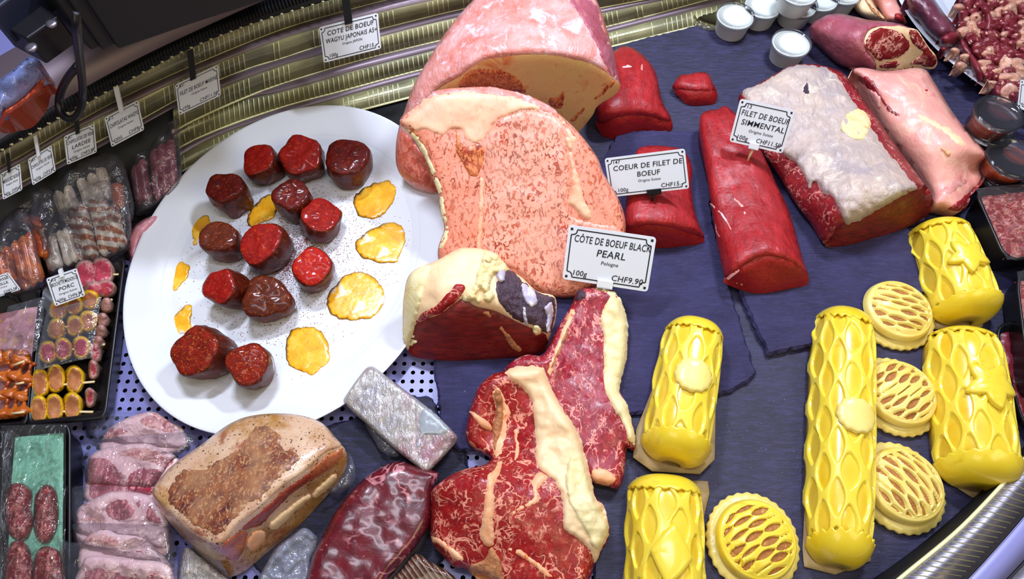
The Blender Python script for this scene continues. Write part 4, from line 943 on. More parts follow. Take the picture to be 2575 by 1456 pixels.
def price_tag(label, q, zc, lines, num=None, price=None, wt='100g', origin=None, clip=None, lean=.35, group='handwritten price tags', osz=.075):
    """q: TL, TR, BR, BL in the picture; zc: height of the tag's middle"""
    cx, cy = sum(p[0] for p in q) / 4, sum(p[1] for p in q) / 4; c = P(cx, cy, zc); n = ((CAMV - c).normalized() + Vector((0, -lean, 0))).normalized()
    TL, TR, BR, BL = [on_plane(p, c, n) for p in q]; ex = ((TR - TL) + (BR - BL)) / 2; ey = ((TL - BL) + (TR - BR)) / 2; O = c - ex / 2 - ey / 2
    nn = ex.cross(ey).normalized(); 
    if nn.dot(CAMV - c) < 0: nn = -nn
    w, h = ex.length, ey.length; ux, uy = ex / w, ey / h
    t = thing('price_tag', label, 'price tag', c - nn * .002, group)
    m = lambda x, y, z: tuple(O + ux * x + uy * y + nn * z)
    # card with rounded corners
    r = h * .06; pts = []
    for ccx, ccy, a0 in ((w - r, h - r, 0), (r, h - r, 90), (r, r, 180), (w - r, r, 270)):
        for k in range(5): a = math.radians(a0 + k * 22.5); pts.append((ccx + r * math.cos(a), ccy + r * math.sin(a)))
    k = len(pts); v = [m(x, y, 0) for x, y in pts] + [m(x, y, -.0016) for x, y in pts]
    f = [list(range(k)), [k + i for i in range(k)][::-1]] + [[i, k + i, k + (i + 1) % k, (i + 1) % k] for i in range(k)]
    card = fixn(mesh('card', v, f, M['card'], t, False))
    # printed frame line with notched corners
    i0 = h * .065; nt = h * .10; th = h * .010; ring = []
    path = [(i0 + nt, i0), (w - i0 - nt, i0), (w - i0 - nt * .9, i0 + nt * .6), (w - i0 - nt * .55, i0 + nt * .9), (w - i0, i0 + nt), (w - i0, h - i0 - nt), (w - i0 - nt * .55, h - i0 - nt * .9), (w - i0 - nt * .9, h - i0 - nt * .6), (w - i0 - nt, h - i0), (i0 + nt, h - i0), (i0 + nt * .9, h - i0 - nt * .6), (i0 + nt * .55, h - i0 - nt * .9), (i0, h - i0 - nt), (i0, i0 + nt), (i0 + nt * .55, i0 + nt * .9), (i0 + nt * .9, i0 + nt * .6)]
    vv, ff = [], []
    for a, b in zip(path, path[1:] + path[:1]):
        d = Vector((b[0] - a[0], b[1] - a[1])); d.normalize(); px_, py_ = -d.y * th, d.x * th; s = len(vv)
        vv += [m(a[0] + px_, a[1] + py_, .0003), m(b[0] + px_, b[1] + py_, .0003), m(b[0] - px_, b[1] - py_, .0003), m(a[0] - px_, a[1] - py_, .0003)]; ff.append([s, s+1, s+2, s+3])
    for ax, ay in ((i0, i0), (w - i0, i0), (w - i0, h - i0), (i0, h - i0)):
        s = len(vv); e = h * .022; vv += [m(ax-e, ay-e, .0003), m(ax+e, ay-e, .0003), m(ax+e, ay+e, .0003), m(ax-e, ay+e, .0003)]; ff.append([s, s+1, s+2, s+3])
    mesh('frame_line', vv, ff, M['ink'], card, False)
    vv, ff = [], []
    def write(txt, size, x, y, al='c', mw=None):
        g, fc, tw = lettering(txt, size); sc = 1.0
        if mw and tw > mw: sc = mw / tw
        x0 = x - tw * sc * (.5 if al == 'c' else 1 if al == 'r' else 0); s = len(vv)
        vv.extend(m(x0 + a * sc, y + b, .0004) for a, b in g); ff.extend([i + s for i in p] for p in fc)
    nl = len(lines); fs = h * (.18 if nl < 3 else .13)
    y = h * (.66 if nl == 2 else .58)
    if not num and nl == 2: y = h * .72
    for ln in lines: write(ln, fs, w * .52, y, 'c', w * .88); y -= fs * 1.16
    if origin: write(origin, h * .092, w * .52, y + fs * .38, 'c', w * .6)
    if num: write(num, h * .12, w * .09, h * .835, 'l', w * .2)
    if wt: write(wt, h * .135, w * .10, h * .11, 'l', w * .30)
    if price: write(price, h * .15, w * .93, h * .11, 'r', w * .46)
    mesh('lettering', vv, ff, M['ink'], card, False)
    if clip:
        side, kind, ln = clip[:3]; mt = M['black'] if kind == 'black' else M['white_plastic']; cw = w * .13 if kind != 'pick' else w * .10
        xm = w * (.50 if len(clip) < 4 else clip[3])
        def slab(x0, x1, y0, y1, z0, z1): 
            v = [m(x, y, z) for z in (z0, z1) for x, y in ((x0, y0), (x1, y0), (x1, y1), (x0, y1))]; return v, [[0,3,2,1],[4,5,6,7],[0,1,5,4],[1,2,6,5],[2,3,7,6],[3,0,4,7]]
        if side == 'top':
            v, f = join(slab(xm - cw/2, xm + cw/2, h * .90, h * (1 + ln), .0008, .0035), slab(xm - cw/2, xm + cw/2, h * .92, h * (1 + ln), -.006, -.0018))
        else:
            v, f = join(slab(xm - cw*.7, xm + cw*.7, -h * .05, h * .09, .0006, .0035), slab(xm - cw*.7, xm + cw*.7, -h * .05, h * .09, -.005, -.0018), slab(xm - cw*.7, xm + cw*.7, -h * .05, -h*.03, -.005, .0035))
        cl = fixn(mesh('clip', v, f, mt, t, False))
        if side == 'bottom':
            a = O + ux * xm - uy * (h * .03); b = Vector((a.x - .002, a.y - .006, a.z - ln)); v, f = tube([a, b], [.0022, .0012], 8); mesh('spike', v, f, M['wood_pick'] if kind == 'white' else mt, cl)
    return t
price_tag('white price tag for wagyu rib steak hanging above the platter on a black clip', [(804,70),(948,32),(961,123),(813,158)], .14, ['COTE DE BOEUF', 'WAGYU JAPONAIS A5+'], None, 'CHF15.-', '100g', 'Origine JAPON', ('top', 'black', .62, .50))
price_tag('white price tag numbered 431 for marinated beef fillet on the back ledge', [(440,213),(548,163),(556,240),(450,291)], .13, ['FILET DE BOEUF MARINE'], '431', 'CHF11.50', '100g', 'Origine Suisse', ('top', 'black', .80, .42))
price_tag('white price tag for wagyu chipolatas with a white clip', [(262,296),(347,252),(363,326),(281,371)], .12, ['CHIPOLATAS WAGYU'], '512', 'CHF8.-', '100G', 'Origine Suisse', ('top', 'white', .75, .50))
price_tag('white price tag for bacon veal chipolatas with a black clip', [(161,343),(237,311),(244,383),(169,415)], .12, ['CHIPOLATAS DE VEAU', 'LARDEE'], '551', 'CHF3.80', '100g', 'Origine Suisse', ('top', 'black', .55, .45))
price_tag('white price tag for veal chipolatas, second from the left edge', [(70,401),(129,366),(141,430),(82,467)], .12, ['CHIPOLATAS DE VEAU'], '555', 'CHF3.60', '100g', 'Origine Suisse', ('top', 'white', .80, .45))
price_tag('white price tag for merguez at the far left edge', [(0,438),(51,411),(56,478),(8,502)], .12, ['MERGUEZ BOEUF'], '507', 'CHF5.60', '100g', 'Origine Suisse', ('top', 'black', .6, .45))
price_tag('white price tag for pork skewers standing in the black tray', [(115,702),(194,674),(214,744),(140,770)], .07, ['BROCHETTE MIGNON DE', 'PORC'], '716', 'CHF6.90', '100g', 'Origine Suisse', ('top', 'white', .14, .5))
price_tag('half cropped price tag at the left edge above the quail tray', [(-62,712),(20,686),(54,727),(-30,757)], .06, ['TE DE CUISSE', 'DE CAILLE'], None, 'CHF5.50', '100g', 'Origine France', ('bottom', 'black', .03, .62))
price_tag('cream price tag numbered 147 on a black spike in the short fillet', [(1518,399),(1722,375),(1731,474),(1535,497)], .105, ['COEUR DE FILET DE', 'BOEUF'], '147', 'CHF15.-', '100g', 'Origine Suisse', ('bottom', 'black', .03, .56))
price_tag('cream price tag numbered 113 on a wooden pick in the long fillet', [(1862,247),(1998,281),(1968,385),(1832,358)], .115, ['FILET DE BOEUF', 'SIMMENTAL'], '113', 'CHF11.50', '100g', 'Origine Suisse', ('bottom', 'white', .03, .46))
price_tag('bright white price tag reading black pearl on the rib steak', [(1431,565),(1649,599),(1629,734),(1412,703)], .085, ['CÔTE DE BOEUF BLACK', 'PEARL'], None, 'CHF9.90', '100g', 'Pologne', ('bottom', 'whiteclip', .025, .50))
price_tag('half cropped price tag on the right platter of diced meat', [(2566,200),(2650,228),(2642,296),(2558,268)], .075, [], None, None, '100g', None, ('bottom', 'white', .02, .5))
# black stub of one more clip at the top edge
# ---------------------------------------------------------------- sauce pots
M['cup'] = plain('frosted_cup', '#dfe3dc', .4); M['lid'] = film_mat('clear_lid', '#dfe4ff', .985, .06, 20, .1); M['cream'] = plain('white_sauce', '#eef2f4', .35, coat=.4)
M['brown_sauce'] = plain('brown_sauce', '#8a3018', .3, coat=.2); M['orange_sauce'] = fat_mat('chilli_sauce', '#c03c0c', '#d86018', '#f0a838', 150, .25, .6, .4)
M['clear_cup'] = film_mat('clear_cup', '#c8c2d0', .98, .08, 20, .1)
def pot(label, lid_px, base, sauce, wall, r=.033, h=.036, group='lidded sauce pots'):
    c = P(lid_px[0], lid_px[1], base + h); x, y = c.x, c.y
    t = thing('sauce_pot', label, 'sauce pot', (x, y, base), group)
    v, f = lathe(0, 0, [(.0, 0), (r*.74, 0), (r*.78, .002), (r*.92, h-.004), (r*.95, h-.003), (r*.90, h-.003)], 36); mesh('cup', [(a+x, b+y, q+base) for a, b, q in v], f, wall, t)
    v, f = lathe(0, 0, [(0, .003), (r*.74, .003), (r*.86, h-.008), (0, h-.0075)], 36); mesh('sauce', [(a+x, b+y, q+base) for a, b, q in v], f, sauce, t)
    v, f = lathe(0, 0, [(r*.96, h-.006), (r, h-.005), (r*1.01, h-.001), (r*.98, h+.0015), (r*.90, h+.001), (r*.86, h-.002), (r*.5, h-.0025), (.0, h-.0025)], 40); mesh('lid', [(a+x, b+y, q+base) for a, b, q in v], f, M['lid'], t)
    return x, y
W_ = (M['cream'], M['cup'])
pot('white sauce pot nearest the louvres at the back', (1850,38), .0095, *W_)
pot('white sauce pot right of the one by the louvres', (1920,12), .0095, *W_)
pot('lower white sauce pot of a stack cut by the top edge', (2009,10), .0095, *W_)
pot('upper white sauce pot of a stack cut by the top edge', (2010,-22), .0475, *W_)
pot('white sauce pot just behind the stacked pair', (2063,-6), .0095, *W_)
pot('white sauce pot at the top edge beside the marrow bone', (2122,-22), .0095, *W_)
pot('white sauce pot standing alone in front of the ribeye roast', (1991,106), .0095, *W_)
BR = (M['brown_sauce'], M['clear_cup'])
for k, l in enumerate(('lowest brown sauce pot of the stack of three', 'middle brown sauce pot of the stack of three', 'top brown sauce pot of the stack of three')):
    pot(l, ((2478,356), (2492,322), (2513,284))[k], .0095 + .034 * k, *BR, r=.034, h=.033)
OR = (M['orange_sauce'], M['clear_cup'])
pot('orange red sauce pot on top, at the right edge', (2550,396), .0435, *OR, r=.037, h=.034)
pot('lower sauce pot beneath the orange red one', (2528,438), .0095, *OR, r=.036, h=.033)
# clear lid lying at the slate's back edge
v, f = lathe(0, 0, [(.0, .004), (.026, .004), (.029, .006), (.033, .003), (.034, .0)], 36); c = P(1786, 42, .012)
tag(mesh('pot_lid', [(a+c.x, b+c.y, q+.0095) for a, b, q in v], f, M['lid']), 'loose clear plastic lid leaning at the slate edge by the louvres', 'lid')

# ---------------------------------------------------------------- platter of diced meat, top right
g = [(2257,0),(2297,63),(2330,102),(2363,135),(2394,165),(2432,194),(2471,221),(2509,246),(2548,269),(2575,280)]
gw = np.array([P(x, y, .034)[:2] for x, y in g]); A2 = np.c_[2*gw, np.ones(len(gw))]; sol = np.linalg.lstsq(A2, (gw**2).sum(1), rcond=None)[0]
RC = sol[:2]; RR = min(max(math.sqrt(sol[2] + RC @ RC), .2), .5)
M['china_blue'] = plain('white_glazed_china', '#dfe4f2', .15, coat=.5)
plat('meat_platter', RC[0], RC[1], RR, RR, 0, M['china_blue'], 'white platter heaped with diced dark meat at the right edge', .0095)
M['game'] = fibre_meat('game_meat', '#8c2a36', '#5e1826', '#c07a78', 60, (1, .25, 1), (0, 0, .5), .32, .62, .3)
M['game_dark'] = fibre_meat('game_sinew', '#7a3a4a', '#55263a', '#a88a94', 60, (1, .2, 1), (0, 0, .7), .3, .62, .4)
M['game_fat'] = fat_mat('game_fat', '#d9a68c', '#c98a76', '#efe0d0', 60, .35, .55, .4)
def lump(name, label, outline, h, mat, z0, group=None, dome=None, amp=.003, step=7):
    r = Relief(outline, h=h, base=z0, far=.7, near=.05, dome=h * .5 if dome is None else dome, amp=amp, ns=60, step=step); o = r.build(name, mat); tag(o, label, 'meat', group); return r
lump('game_fillet', 'long purplish sinewy fillet along the platter rim', X_((180,40),(220,-60),(520,-60),(620,60),(720,200),(830,330),(880,420),(800,520),(640,580),(600,560),(520,490),(430,400),(350,290),(240,190)), .06, M['game_dark'], .026)
lump('game_fillet', 'round dark red cut end of the sinewy fillet', X_((610,580),(640,480),(740,410),(860,400),(930,440),(920,520),(860,590),(760,640),(660,630)), .05, M['game'], .026)
lump('game_fillet', 'slender dark red fillet pointing to the brown sauce pots', X_((870,600),(930,500),(1040,640),(1120,760),(1230,920),(1250,1010),(1220,1080),(1120,1060),(1060,960),(990,780),(900,680)), .045, M['game'], .026)
lump('game_fillet', 'broad curved red slice among the diced meat', X_((1150,100),(1260,80),(1340,180),(1380,330),(1350,460),(1260,450),(1180,400),(1200,300)), .05, M['game'], .034)
rn = random.Random(9); sp = [(1010,60,70),(1080,20,60),(880,110,60),(960,200,70),(1440,180,70),(1580,140,80),(1380,60,70),(1290,10,60),(1560,290,90),(1480,350,80),(1640,380,70),(1700,250,60),(940,340,70),(1060,380,80),(1000,290,60),(1130,440,70),(1040,520,70),(1190,640,110),(1120,560,60),(1290,560,80),(1430,690,110),(1500,560,70),(1590,600,70),(1650,500,70),(1700,600,80),(1500,860,100),(1320,800,80),(1330,920,80),(1640,860,100),(1600,720,70),(1700,780,80),(1480,1040,90),(1400,960,70),(1330,1120,60),(1500,1130,90),(1550,1240,110),(1440,1180,80),(960,760,60),(840,680,50),(920,880,60),(690,650,40),(1700,950,80),(1700,60,70),(1480,480,60),(1380,600,60),(1250,720,70)]
rg = random.Random(77); zone_p = spline(X_((920,-30),(1742,-30),(1780,1000),(1640,1330),(1420,1220),(1270,1060),(1100,640),(960,470)), 12)
while len(sp) < 84:
    x, y = rg.uniform(900, 1760), rg.uniform(-20, 1300)
    if inside(zone_p[:, :2], np.array([[2240 + x / 5.2, y / 5.2]]))[0] and all((x-a)**2 + (y-b)**2 > 84**2 for a, b, _ in sp): sp.append((x, y, rg.uniform(60, 85)))
    elif rg.random() < .0006: break
words = ['diced red meat cube with pale fat in the heap on the right platter', 'pale fatty meat scrap in the heap on the right platter']
for i, (x, y, s) in enumerate(sp):
    px = 2240 + x / 5.2; py = y / 5.2; k = s / 5.2 * 1.55; a0 = rn.uniform(0, 6); n = rn.choice((5, 6, 6)); z0 = .026 + max(0, (1 - py / 280)) * .012
    o = [(px + k * rn.uniform(.7, 1.15) * math.cos(a0 + 6.283 * j / n), py + k * rn.uniform(.6, 1.0) * math.sin(a0 + 6.283 * j / n)) for j in range(n)]
    pale = rn.random() < .38
    zone = 'beside the curved slice' if 1100 < x < 1500 and y < 520 else 'near the platter rim' if y > 900 or (x < 1000 and y > 600) else 'at the top edge' if y < 220 else 'at the right edge' if x > 1550 else 'in the middle'
    t = thing('meat_dice', words[1 if pale else 0].replace('in the heap', 'heaped ' + zone), 'meat', P(px, py, z0), 'diced meat pieces') 
    r = Relief(o, h=.030, base=z0, far=.95, near=.4, dome=.007, R=9, step=5.5, amp=.003, ns=90, seed=i); r.build('lean', M['game_fat'] if pale else M['game'], t)
    if rn.random() < .55:
        j = rn.uniform(0, 6); over(r, [(px + k * .6 * math.cos(j + q), py + k * .6 * math.sin(j + q)) for q in (0, .6, 1.2)] + [(px + k * .2 * math.cos(j + .8), py + k * .2 * math.sin(j + .8))], 'fat', M['game'] if pale else M['game_fat'], t, .0015, 4, ragged=1)

# ---------------------------------------------------------------- trays on the right
M['mince'] = web_meat('minced_beef', '#b0302c', '#8c2022', '#d88a78', 120, .08, .4, 200)
M['tray_film'] = film_mat('tray_film', '#f4f4ff', .97, .07, 55, .7, (1, 3, 1)); M['clear_film'] = film_mat('vacuum_film', '#e8ecff', .96, .12, 80, .8)
def tray(name, label, q, rim, depth, inner, cat='meat tray', group=None, mat='black', base=None, rr=.18, wall=.88):
    """open tray with rounded corners from its four rim corners TL TR BR BL in the picture"""
    c = [P(*p, rim) for p in q]; cen = (c[0] + c[1] + c[2] + c[3]) / 4; z0 = rim - depth
    t = thing(name, label, cat, (cen.x, cen.y, z0), group)
    def bil(u, v): return c[3] * (1-u) * (1-v) + c[2] * u * (1-v) + c[1] * u * v + c[0] * (1-u) * v
    ring = []
    for cu, cv, a0 in ((1-rr, 1-rr, 0), (rr, 1-rr, 90), (rr, rr, 180), (1-rr, rr, 270)):
        for k in range(7): a = math.radians(a0 + k * 15); ring.append((cu + rr * math.cos(a), cv + rr * math.sin(a)))
    n = len(ring); v, f = [], []
    for s, z in ((.80, 0), (.90, .002), (.985, depth - .004), (1.03, depth - .003), (1.035, depth), (.965, depth), (.86, .005), (.80, .004)):
        for u, w in ring: p = bil(.5 + (u-.5)*s, .5 + (w-.5)*s); v.append((p.x, p.y, z0 + z))
    for i in range(7):
        for k in range(n): f.append([i*n+k, i*n+(k+1) % n, (i+1)*n+(k+1) % n, (i+1)*n+k])
    f.append(list(range(n))[::-1]); f.append([7*n+k for k in range(n)])
    fixn(mesh('tray', v, f, M[mat], t)); return t, bil
def fill(t, bil, z, name, mat, s=.9, amp=.004, ns=90, n=34, parent=None, bulge=0.0):
    v = []
    for i in range(n + 1):
        for j in range(n + 1):
            u, w = .5 + (i/n-.5)*s, .5 + (j/n-.5)*s; p = bil(u, w); e = min(i, n-i, j, n-j) / n
            v.append((p.x, p.y, z + amp * wob((p.x, p.y, 0), ns, 1.3) * (1 if e > 0 else .3) + bulge * min(1, e * 5)))
    f = [[i*(n+1)+j, (i+1)*(n+1)+j, (i+1)*(n+1)+j+1, i*(n+1)+j+1] for i in range(n) for j in range(n)]
    return mesh(name, v, f, mat, t)
t, b = tray('mince_tray', 'black tray of minced beef under film beside the sauce pots', [(2452,474),(2662,452),(2690,632),(2532,655)], .055, .045, None)
fill(t, b, .043, 'minced_meat', M['mince'], .88, .006, 120, 40); fill(t, b, .0555, 'film', M['tray_film'], .99, .0015, 40)
t, b = tray('mince_tray', 'black tray of red meat cropped by the right edge', [(2556,682),(2700,660),(2760,1010),(2596,1000)], .05, .04, None)
fill(t, b, .038, 'minced_meat', M['mince'], .88, .005, 120, 40); fill(t, b, .0505, 'film', M['tray_film'], .99, .0015, 40)
t, b = tray('mince_tray', 'low dark tray tucked behind the fat star roll', [(2502,822),(2640,790),(2690,1090),(2580,1080)], .026, .016, None)
fill(t, b, .018, 'minced_meat', M['game'], .88, .004, 120, 30)
# ---------------------------------------------------------------- bagged sausages, left
def sausage_mat(name, a, c, sp, scale=110):
    b = MB(name, .3); col = b.ramp(b.noise(30, 4), (.3, a), (.7, c)); col = b.mix(b.ramp(b.noise(scale, 4, .6), (.55, 0), (.65, .7)), col, sp)
    b.set(Base_Color=col); b.bump(b.noise(scale, 3), .3, .001); b.coat(.5, .15); return b.done()
M['s_wagyu'] = sausage_mat('wagyu_sausage', '#8c3a4c', '#a8566a', '#c99aa2', 230); M['s_orange'] = sausage_mat('merguez', '#c04e08', '#d8700c', '#e89428'); M['s_white'] = sausage_mat('veal_sausage', '#d8c8b8', '#e2d6c6', '#efe6d8')
M['s_red'] = sausage_mat('dark_merguez', '#8c2c08', '#b04c10', '#cc7820'); M['s_pink'] = sausage_mat('pink_sausage', '#d2808e', '#de9aa4', '#f0c6c8', 160)
def bacon():
    b = MB('bacon_wrap', .32); v = b.warp(40, .012); w = b.node('ShaderNodeTexWave', wave_type='BANDS', bands_direction='Y'); b.put(w.inputs['Vector'], v); w.inputs['Scale'].default_value = 26; w.inputs['Distortion'].default_value = 3; w.inputs['Detail'].default_value = 2
    b.set(Base_Color=b.ramp(w.outputs['Fac'], (.25, '#b8642e'), (.45, '#c98a54'), (.6, '#e9dccb'), (.9, '#f1e9dd'))); b.bump(w.outputs['Fac'], .4, .001); b.coat(.4, .15); return b.done()
M['s_bacon'] = bacon()
M['bag'] = film_mat('bag_film', '#ece8fa', .955, .14, 60, 1.0)
def link(a, b, za, zb, rpx, bend=0.0):
    A, B = P(*a, za), P(*b, zb); r = rpx * px_m(*a, za); n = 12; p, rr = [], []
    side = (B - A).cross(Vector((0, 0, 1))).normalized()
    for i in range(n + 1):
        u = i / n; p.append(A.lerp(B, u) + side * bend * math.sin(math.pi * u)); e = abs(2 * u - 1); rr.append(r * math.sqrt(max(0.03, 1 - e ** 7)))
    return tube(p, rr, 12)
def bag(label, sausages, mat, film, zf, rpx, za, zb, backing=None, extra=(), cat='sausage pack'):
    cx = sum(p[0] for p in film) / len(film); cy = sum(p[1] for p in film) / len(film)
    t = thing('sausage_pack', label, cat, P(cx, cy, .002), 'vacuum packs of sausages')
    for i, (a, b) in enumerate(sausages):
        v, f = link(a, b, za, zb, rpx, .003 * math.sin(i * 2.1)); fixn(mesh('sausage', v, f, mat, t))
    for a, b, m, r in extra: v, f = link(a, b, za, zb, r); fixn(mesh('sausage', v, f, m, t))
    if backing: r = Relief(backing[0], h=.02, base=.002, far=backing[1], near=backing[2], dome=0, step=14); r.build('backing_card', M['soft_black'], t, skirt=False, thick=.0008)
    y0 = min(p[1] for p in film); y1 = max(p[1] for p in film)
    r = Relief([(p[0], p[1], zf[0] + (zf[1] - zf[0]) * (p[1] - y0) / (y1 - y0)) for p in film], h=.02, base=.001, dome=.012, R=26, amp=.005, ns=70, step=8, seed=cx); r.build('film', M['bag'], t, skirt=False)
bag('vacuum pack of five long purplish sausages against black card', [((330,322),(352,515)), ((352,316),(374,512)), ((376,309),(398,506)), ((400,301),(420,499)), ((424,288),(443,484))], M['s_wagyu'], [(316,330),(345,300),(430,275),(448,290),(458,430),(432,488),(362,540),(338,540)], (.07, .012), 12, .065, .018, ([(312,330,'c'),(440,272,'c'),(462,480,'c'),(340,540,'c')], 3.0, .4))
bag('crumpled bag of pale links behind the bacon wrapped ones', [((140,470),(172,560)), ((168,455),(200,545)), ((196,440),(228,530)), ((224,425),(256,515)), ((252,415),(282,505))], M['s_white'], [(120,505),(140,445),(215,395),(295,390),(325,460),(335,550),(290,570),(170,590)], (.085, .03), 14, .066, .03, extra=[((205,414),(240,398), M['s_white'], 12), ((248,394),(290,388), M['s_white'], 10), ((292,460),(302,525), M['s_orange'], 14)])
bag('bag of bacon wrapped sausages, brown and white striped', [((180,520),(216,662)), ((205,508),(240,655)), ((231,497),(265,645)), ((257,500),(289,636)), ((284,515),(310,622))], M['s_bacon'], [(165,560),(172,510),(245,455),(305,470),(330,560),(322,625),(300,645),(225,672),(198,645)], (.085, .02), 14.5, .055, .022)
bag('bag of smooth white veal sausages left of the bacon ones', [((112,600),(134,682)), ((130,589),(154,676)), ((148,578),(173,669)), ((166,568),(192,661)), ((183,562),(208,652))], M['s_white'], [(90,600),(102,560),(178,520),(198,570),(216,655),(185,675),(130,695),(110,650)], (.06, .02), 11, .042, .02)
bag('bag of bright orange sausages at the left edge', [((-4,632),(20,745)), ((17,618),(42,740)), ((37,604),(64,732)), ((56,592),(84,722)), ((74,582),(104,710))], M['s_orange'], [(-25,640),(5,550),(55,520),(80,555),(108,690),(108,718),(55,748),(0,748)], (.07, .022), 13, .05, .022)
bag('bag of dark orange links above the bright orange bag', [((35,505),(80,525)), ((55,530),(110,502)), ((105,462),(124,505)), ((88,555),(116,650)), ((60,545),(102,555)), ((20,520),(50,540))], M['s_red'], [(20,540),(40,475),(112,448),(145,500),(130,600),(112,655),(85,600)], (.07, .035), 14, .056, .04)
r = Relief([(322,645),(320,605),(338,568),(375,545),(400,540),(395,570),(362,610),(345,650),(332,665)], h=.04, base=.004, dome=.02, amp=.002, ns=90); o = r.build('pink_sausage', M['s_pink']); tag(o, 'pink cured sausage half hidden under the platter rim', 'sausage')

# ---------------------------------------------------------------- skewer tray
t, b = tray('skewer_tray', 'long black tray of meat skewers beside the platter', [(106,722),(312,648),(262,1046),(70,1066)], .034, .030, None, 'tray', rr=.06)
t2, b2 = tray('quail_tray', 'black tray of orange glazed quail at the left edge', [(-140,775),(104,728),(64,1064),(-170,1090)], .034, .030, None, 'tray', rr=.06)
def yel():
    b = MB('mustard_meat', .34); b.set(Base_Color=b.ramp(b.noise(60, 5, .6), (.3, '#a8643a'), (.7, '#c8865a'))); b.bump(b.noise(220, 4), .5, .001); b.coat(.3, .2); return b.done()
M['mustard_meat'] = yel(); M['mustard'] = sausage_mat('mustard_marinade', '#d8a812', '#e6c020', '#c98a10', 90); M['pork'] = web_meat('pork', '#c84a5c', '#a8344a', '#e8a8a8', 50, .04, .5, 200); M['pork_rim'] = fat_mat('pork_rim', '#b08078', '#c79a90', '#7a4a44', 50, .4, .55)
M['glaze'] = sausage_mat('orange_glaze', '#a84a14', '#c4661c', '#e08c34', 120); M['stick'] = plain('skewer_wood', '#e2c998', .55)
def skewer(label, pieces, stick, m_in, m_out, z0, w, hh, group):
    cx = sum(p[0] for p in pieces) / len(pieces); cy = sum(p[1] for p in pieces) / len(pieces)
    t = thing('meat_skewer', label, 'skewer', P(cx, cy, z0), group)
    for i, (x, y) in enumerate(pieces):
        o = [(x + w * math.cos(a) * (1 + .1 * math.sin(3 * a + i)), y + hh * math.copysign(abs(math.sin(a)) ** .8, math.sin(a))) for a in np.arange(12) * math.pi / 6]
        r = Relief(o, h=.026, base=z0, far=.8, near=.2, dome=.010, R=9, step=5, amp=.0015, ns=90, seed=i); pc = r.build('meat_piece', m_out, t)
        o2 = [(x + (w - 4.5) * math.cos(a), y + (hh - 5) * math.copysign(abs(math.sin(a)) ** .8, math.sin(a))) for a in np.arange(12) * math.pi / 6]
        over(r, o2, 'cut_face', m_in, pc, .0008, 5, ragged=2)
    v, f = tube([P(*stick[0], z0 + .013), P(*stick[1], z0 + .013)], .0016, 6); mesh('stick', v, f, M['stick'], t)
gy = 'yellow marinated skewers'
skewer('yellow marinated skewer, lowest in the tray', [(97,1030),(136,1026),(182,1022)], [(72,1034),(234,1036)], M['mustard_meat'], M['mustard'], .016, 25, 37, gy)
skewer('yellow marinated skewer, second from the bottom', [(100,964),(140,952),(187,955)], [(78,975),(238,960)], M['mustard_meat'], M['mustard'], .017, 25, 37, gy)
skewer('yellow skewer at the lower edge of the plastic sheet', [(120,886),(158,878),(204,874)], [(98,890),(232,872)], M['pork'], M['mustard'], .017, 24, 30, gy)
skewer('yellow skewer hidden under the middle of the plastic sheet', [(142,828),(188,820),(222,808)], [(120,832),(246,805)], M['mustard_meat'], M['mustard'], .017, 24, 28, gy)
skewer('yellow skewer hidden under the top of the plastic sheet', [(146,780),(186,768),(226,754)], [(130,785),(246,750)], M['mustard_meat'], M['mustard'], .017, 24, 26, gy)
gp = 'raw pork skewers'
skewer('raw pink pork skewer at the head of the tray', [(214,690),(256,684)], [(240,692),(298,690)], M['pork'], M['pork_rim'], .016, 31, 37, gp)
skewer('raw pink pork skewer, second in the tray', [(236,730),(266,726)], [(250,738),(288,734)], M['pork'], M['pork_rim'], .016, 26, 24, gp)
skewer('raw pork skewer whose end sticks out beside the yellow ones', [(268,768),(258,806)], [(262,776),(282,752)], M['pork_rim'], M['pork_rim'], .016, 16, 20, gp)
skewer('raw pork skewer showing its pale stick tip at the tray wall', [(254,834),(246,862)], [(240,828),(266,826)], M['pork_rim'], M['pork_rim'], .016, 15, 18, gp)
skewer('raw pork skewer end low beside the tray wall', [(240,888),(234,930),(226,1000)], [(236,870),(264,866)], M['pork'], M['pork_rim'], .016, 14, 26, gp)
r = Relief([(118,780,'c'),(256,745,'c'),(246,800),(232,900,'c'),(190,908),(100,930,'c'),(90,918)], h=.006, base=.050, far=1, near=.3, dome=.003, R=20, amp=.003, ns=50, step=9); o = r.build('plastic_sheet', M['bag'], None, skirt=False); tag(o, 'clear plastic sheet laid over the yellow skewers', 'plastic sheet')
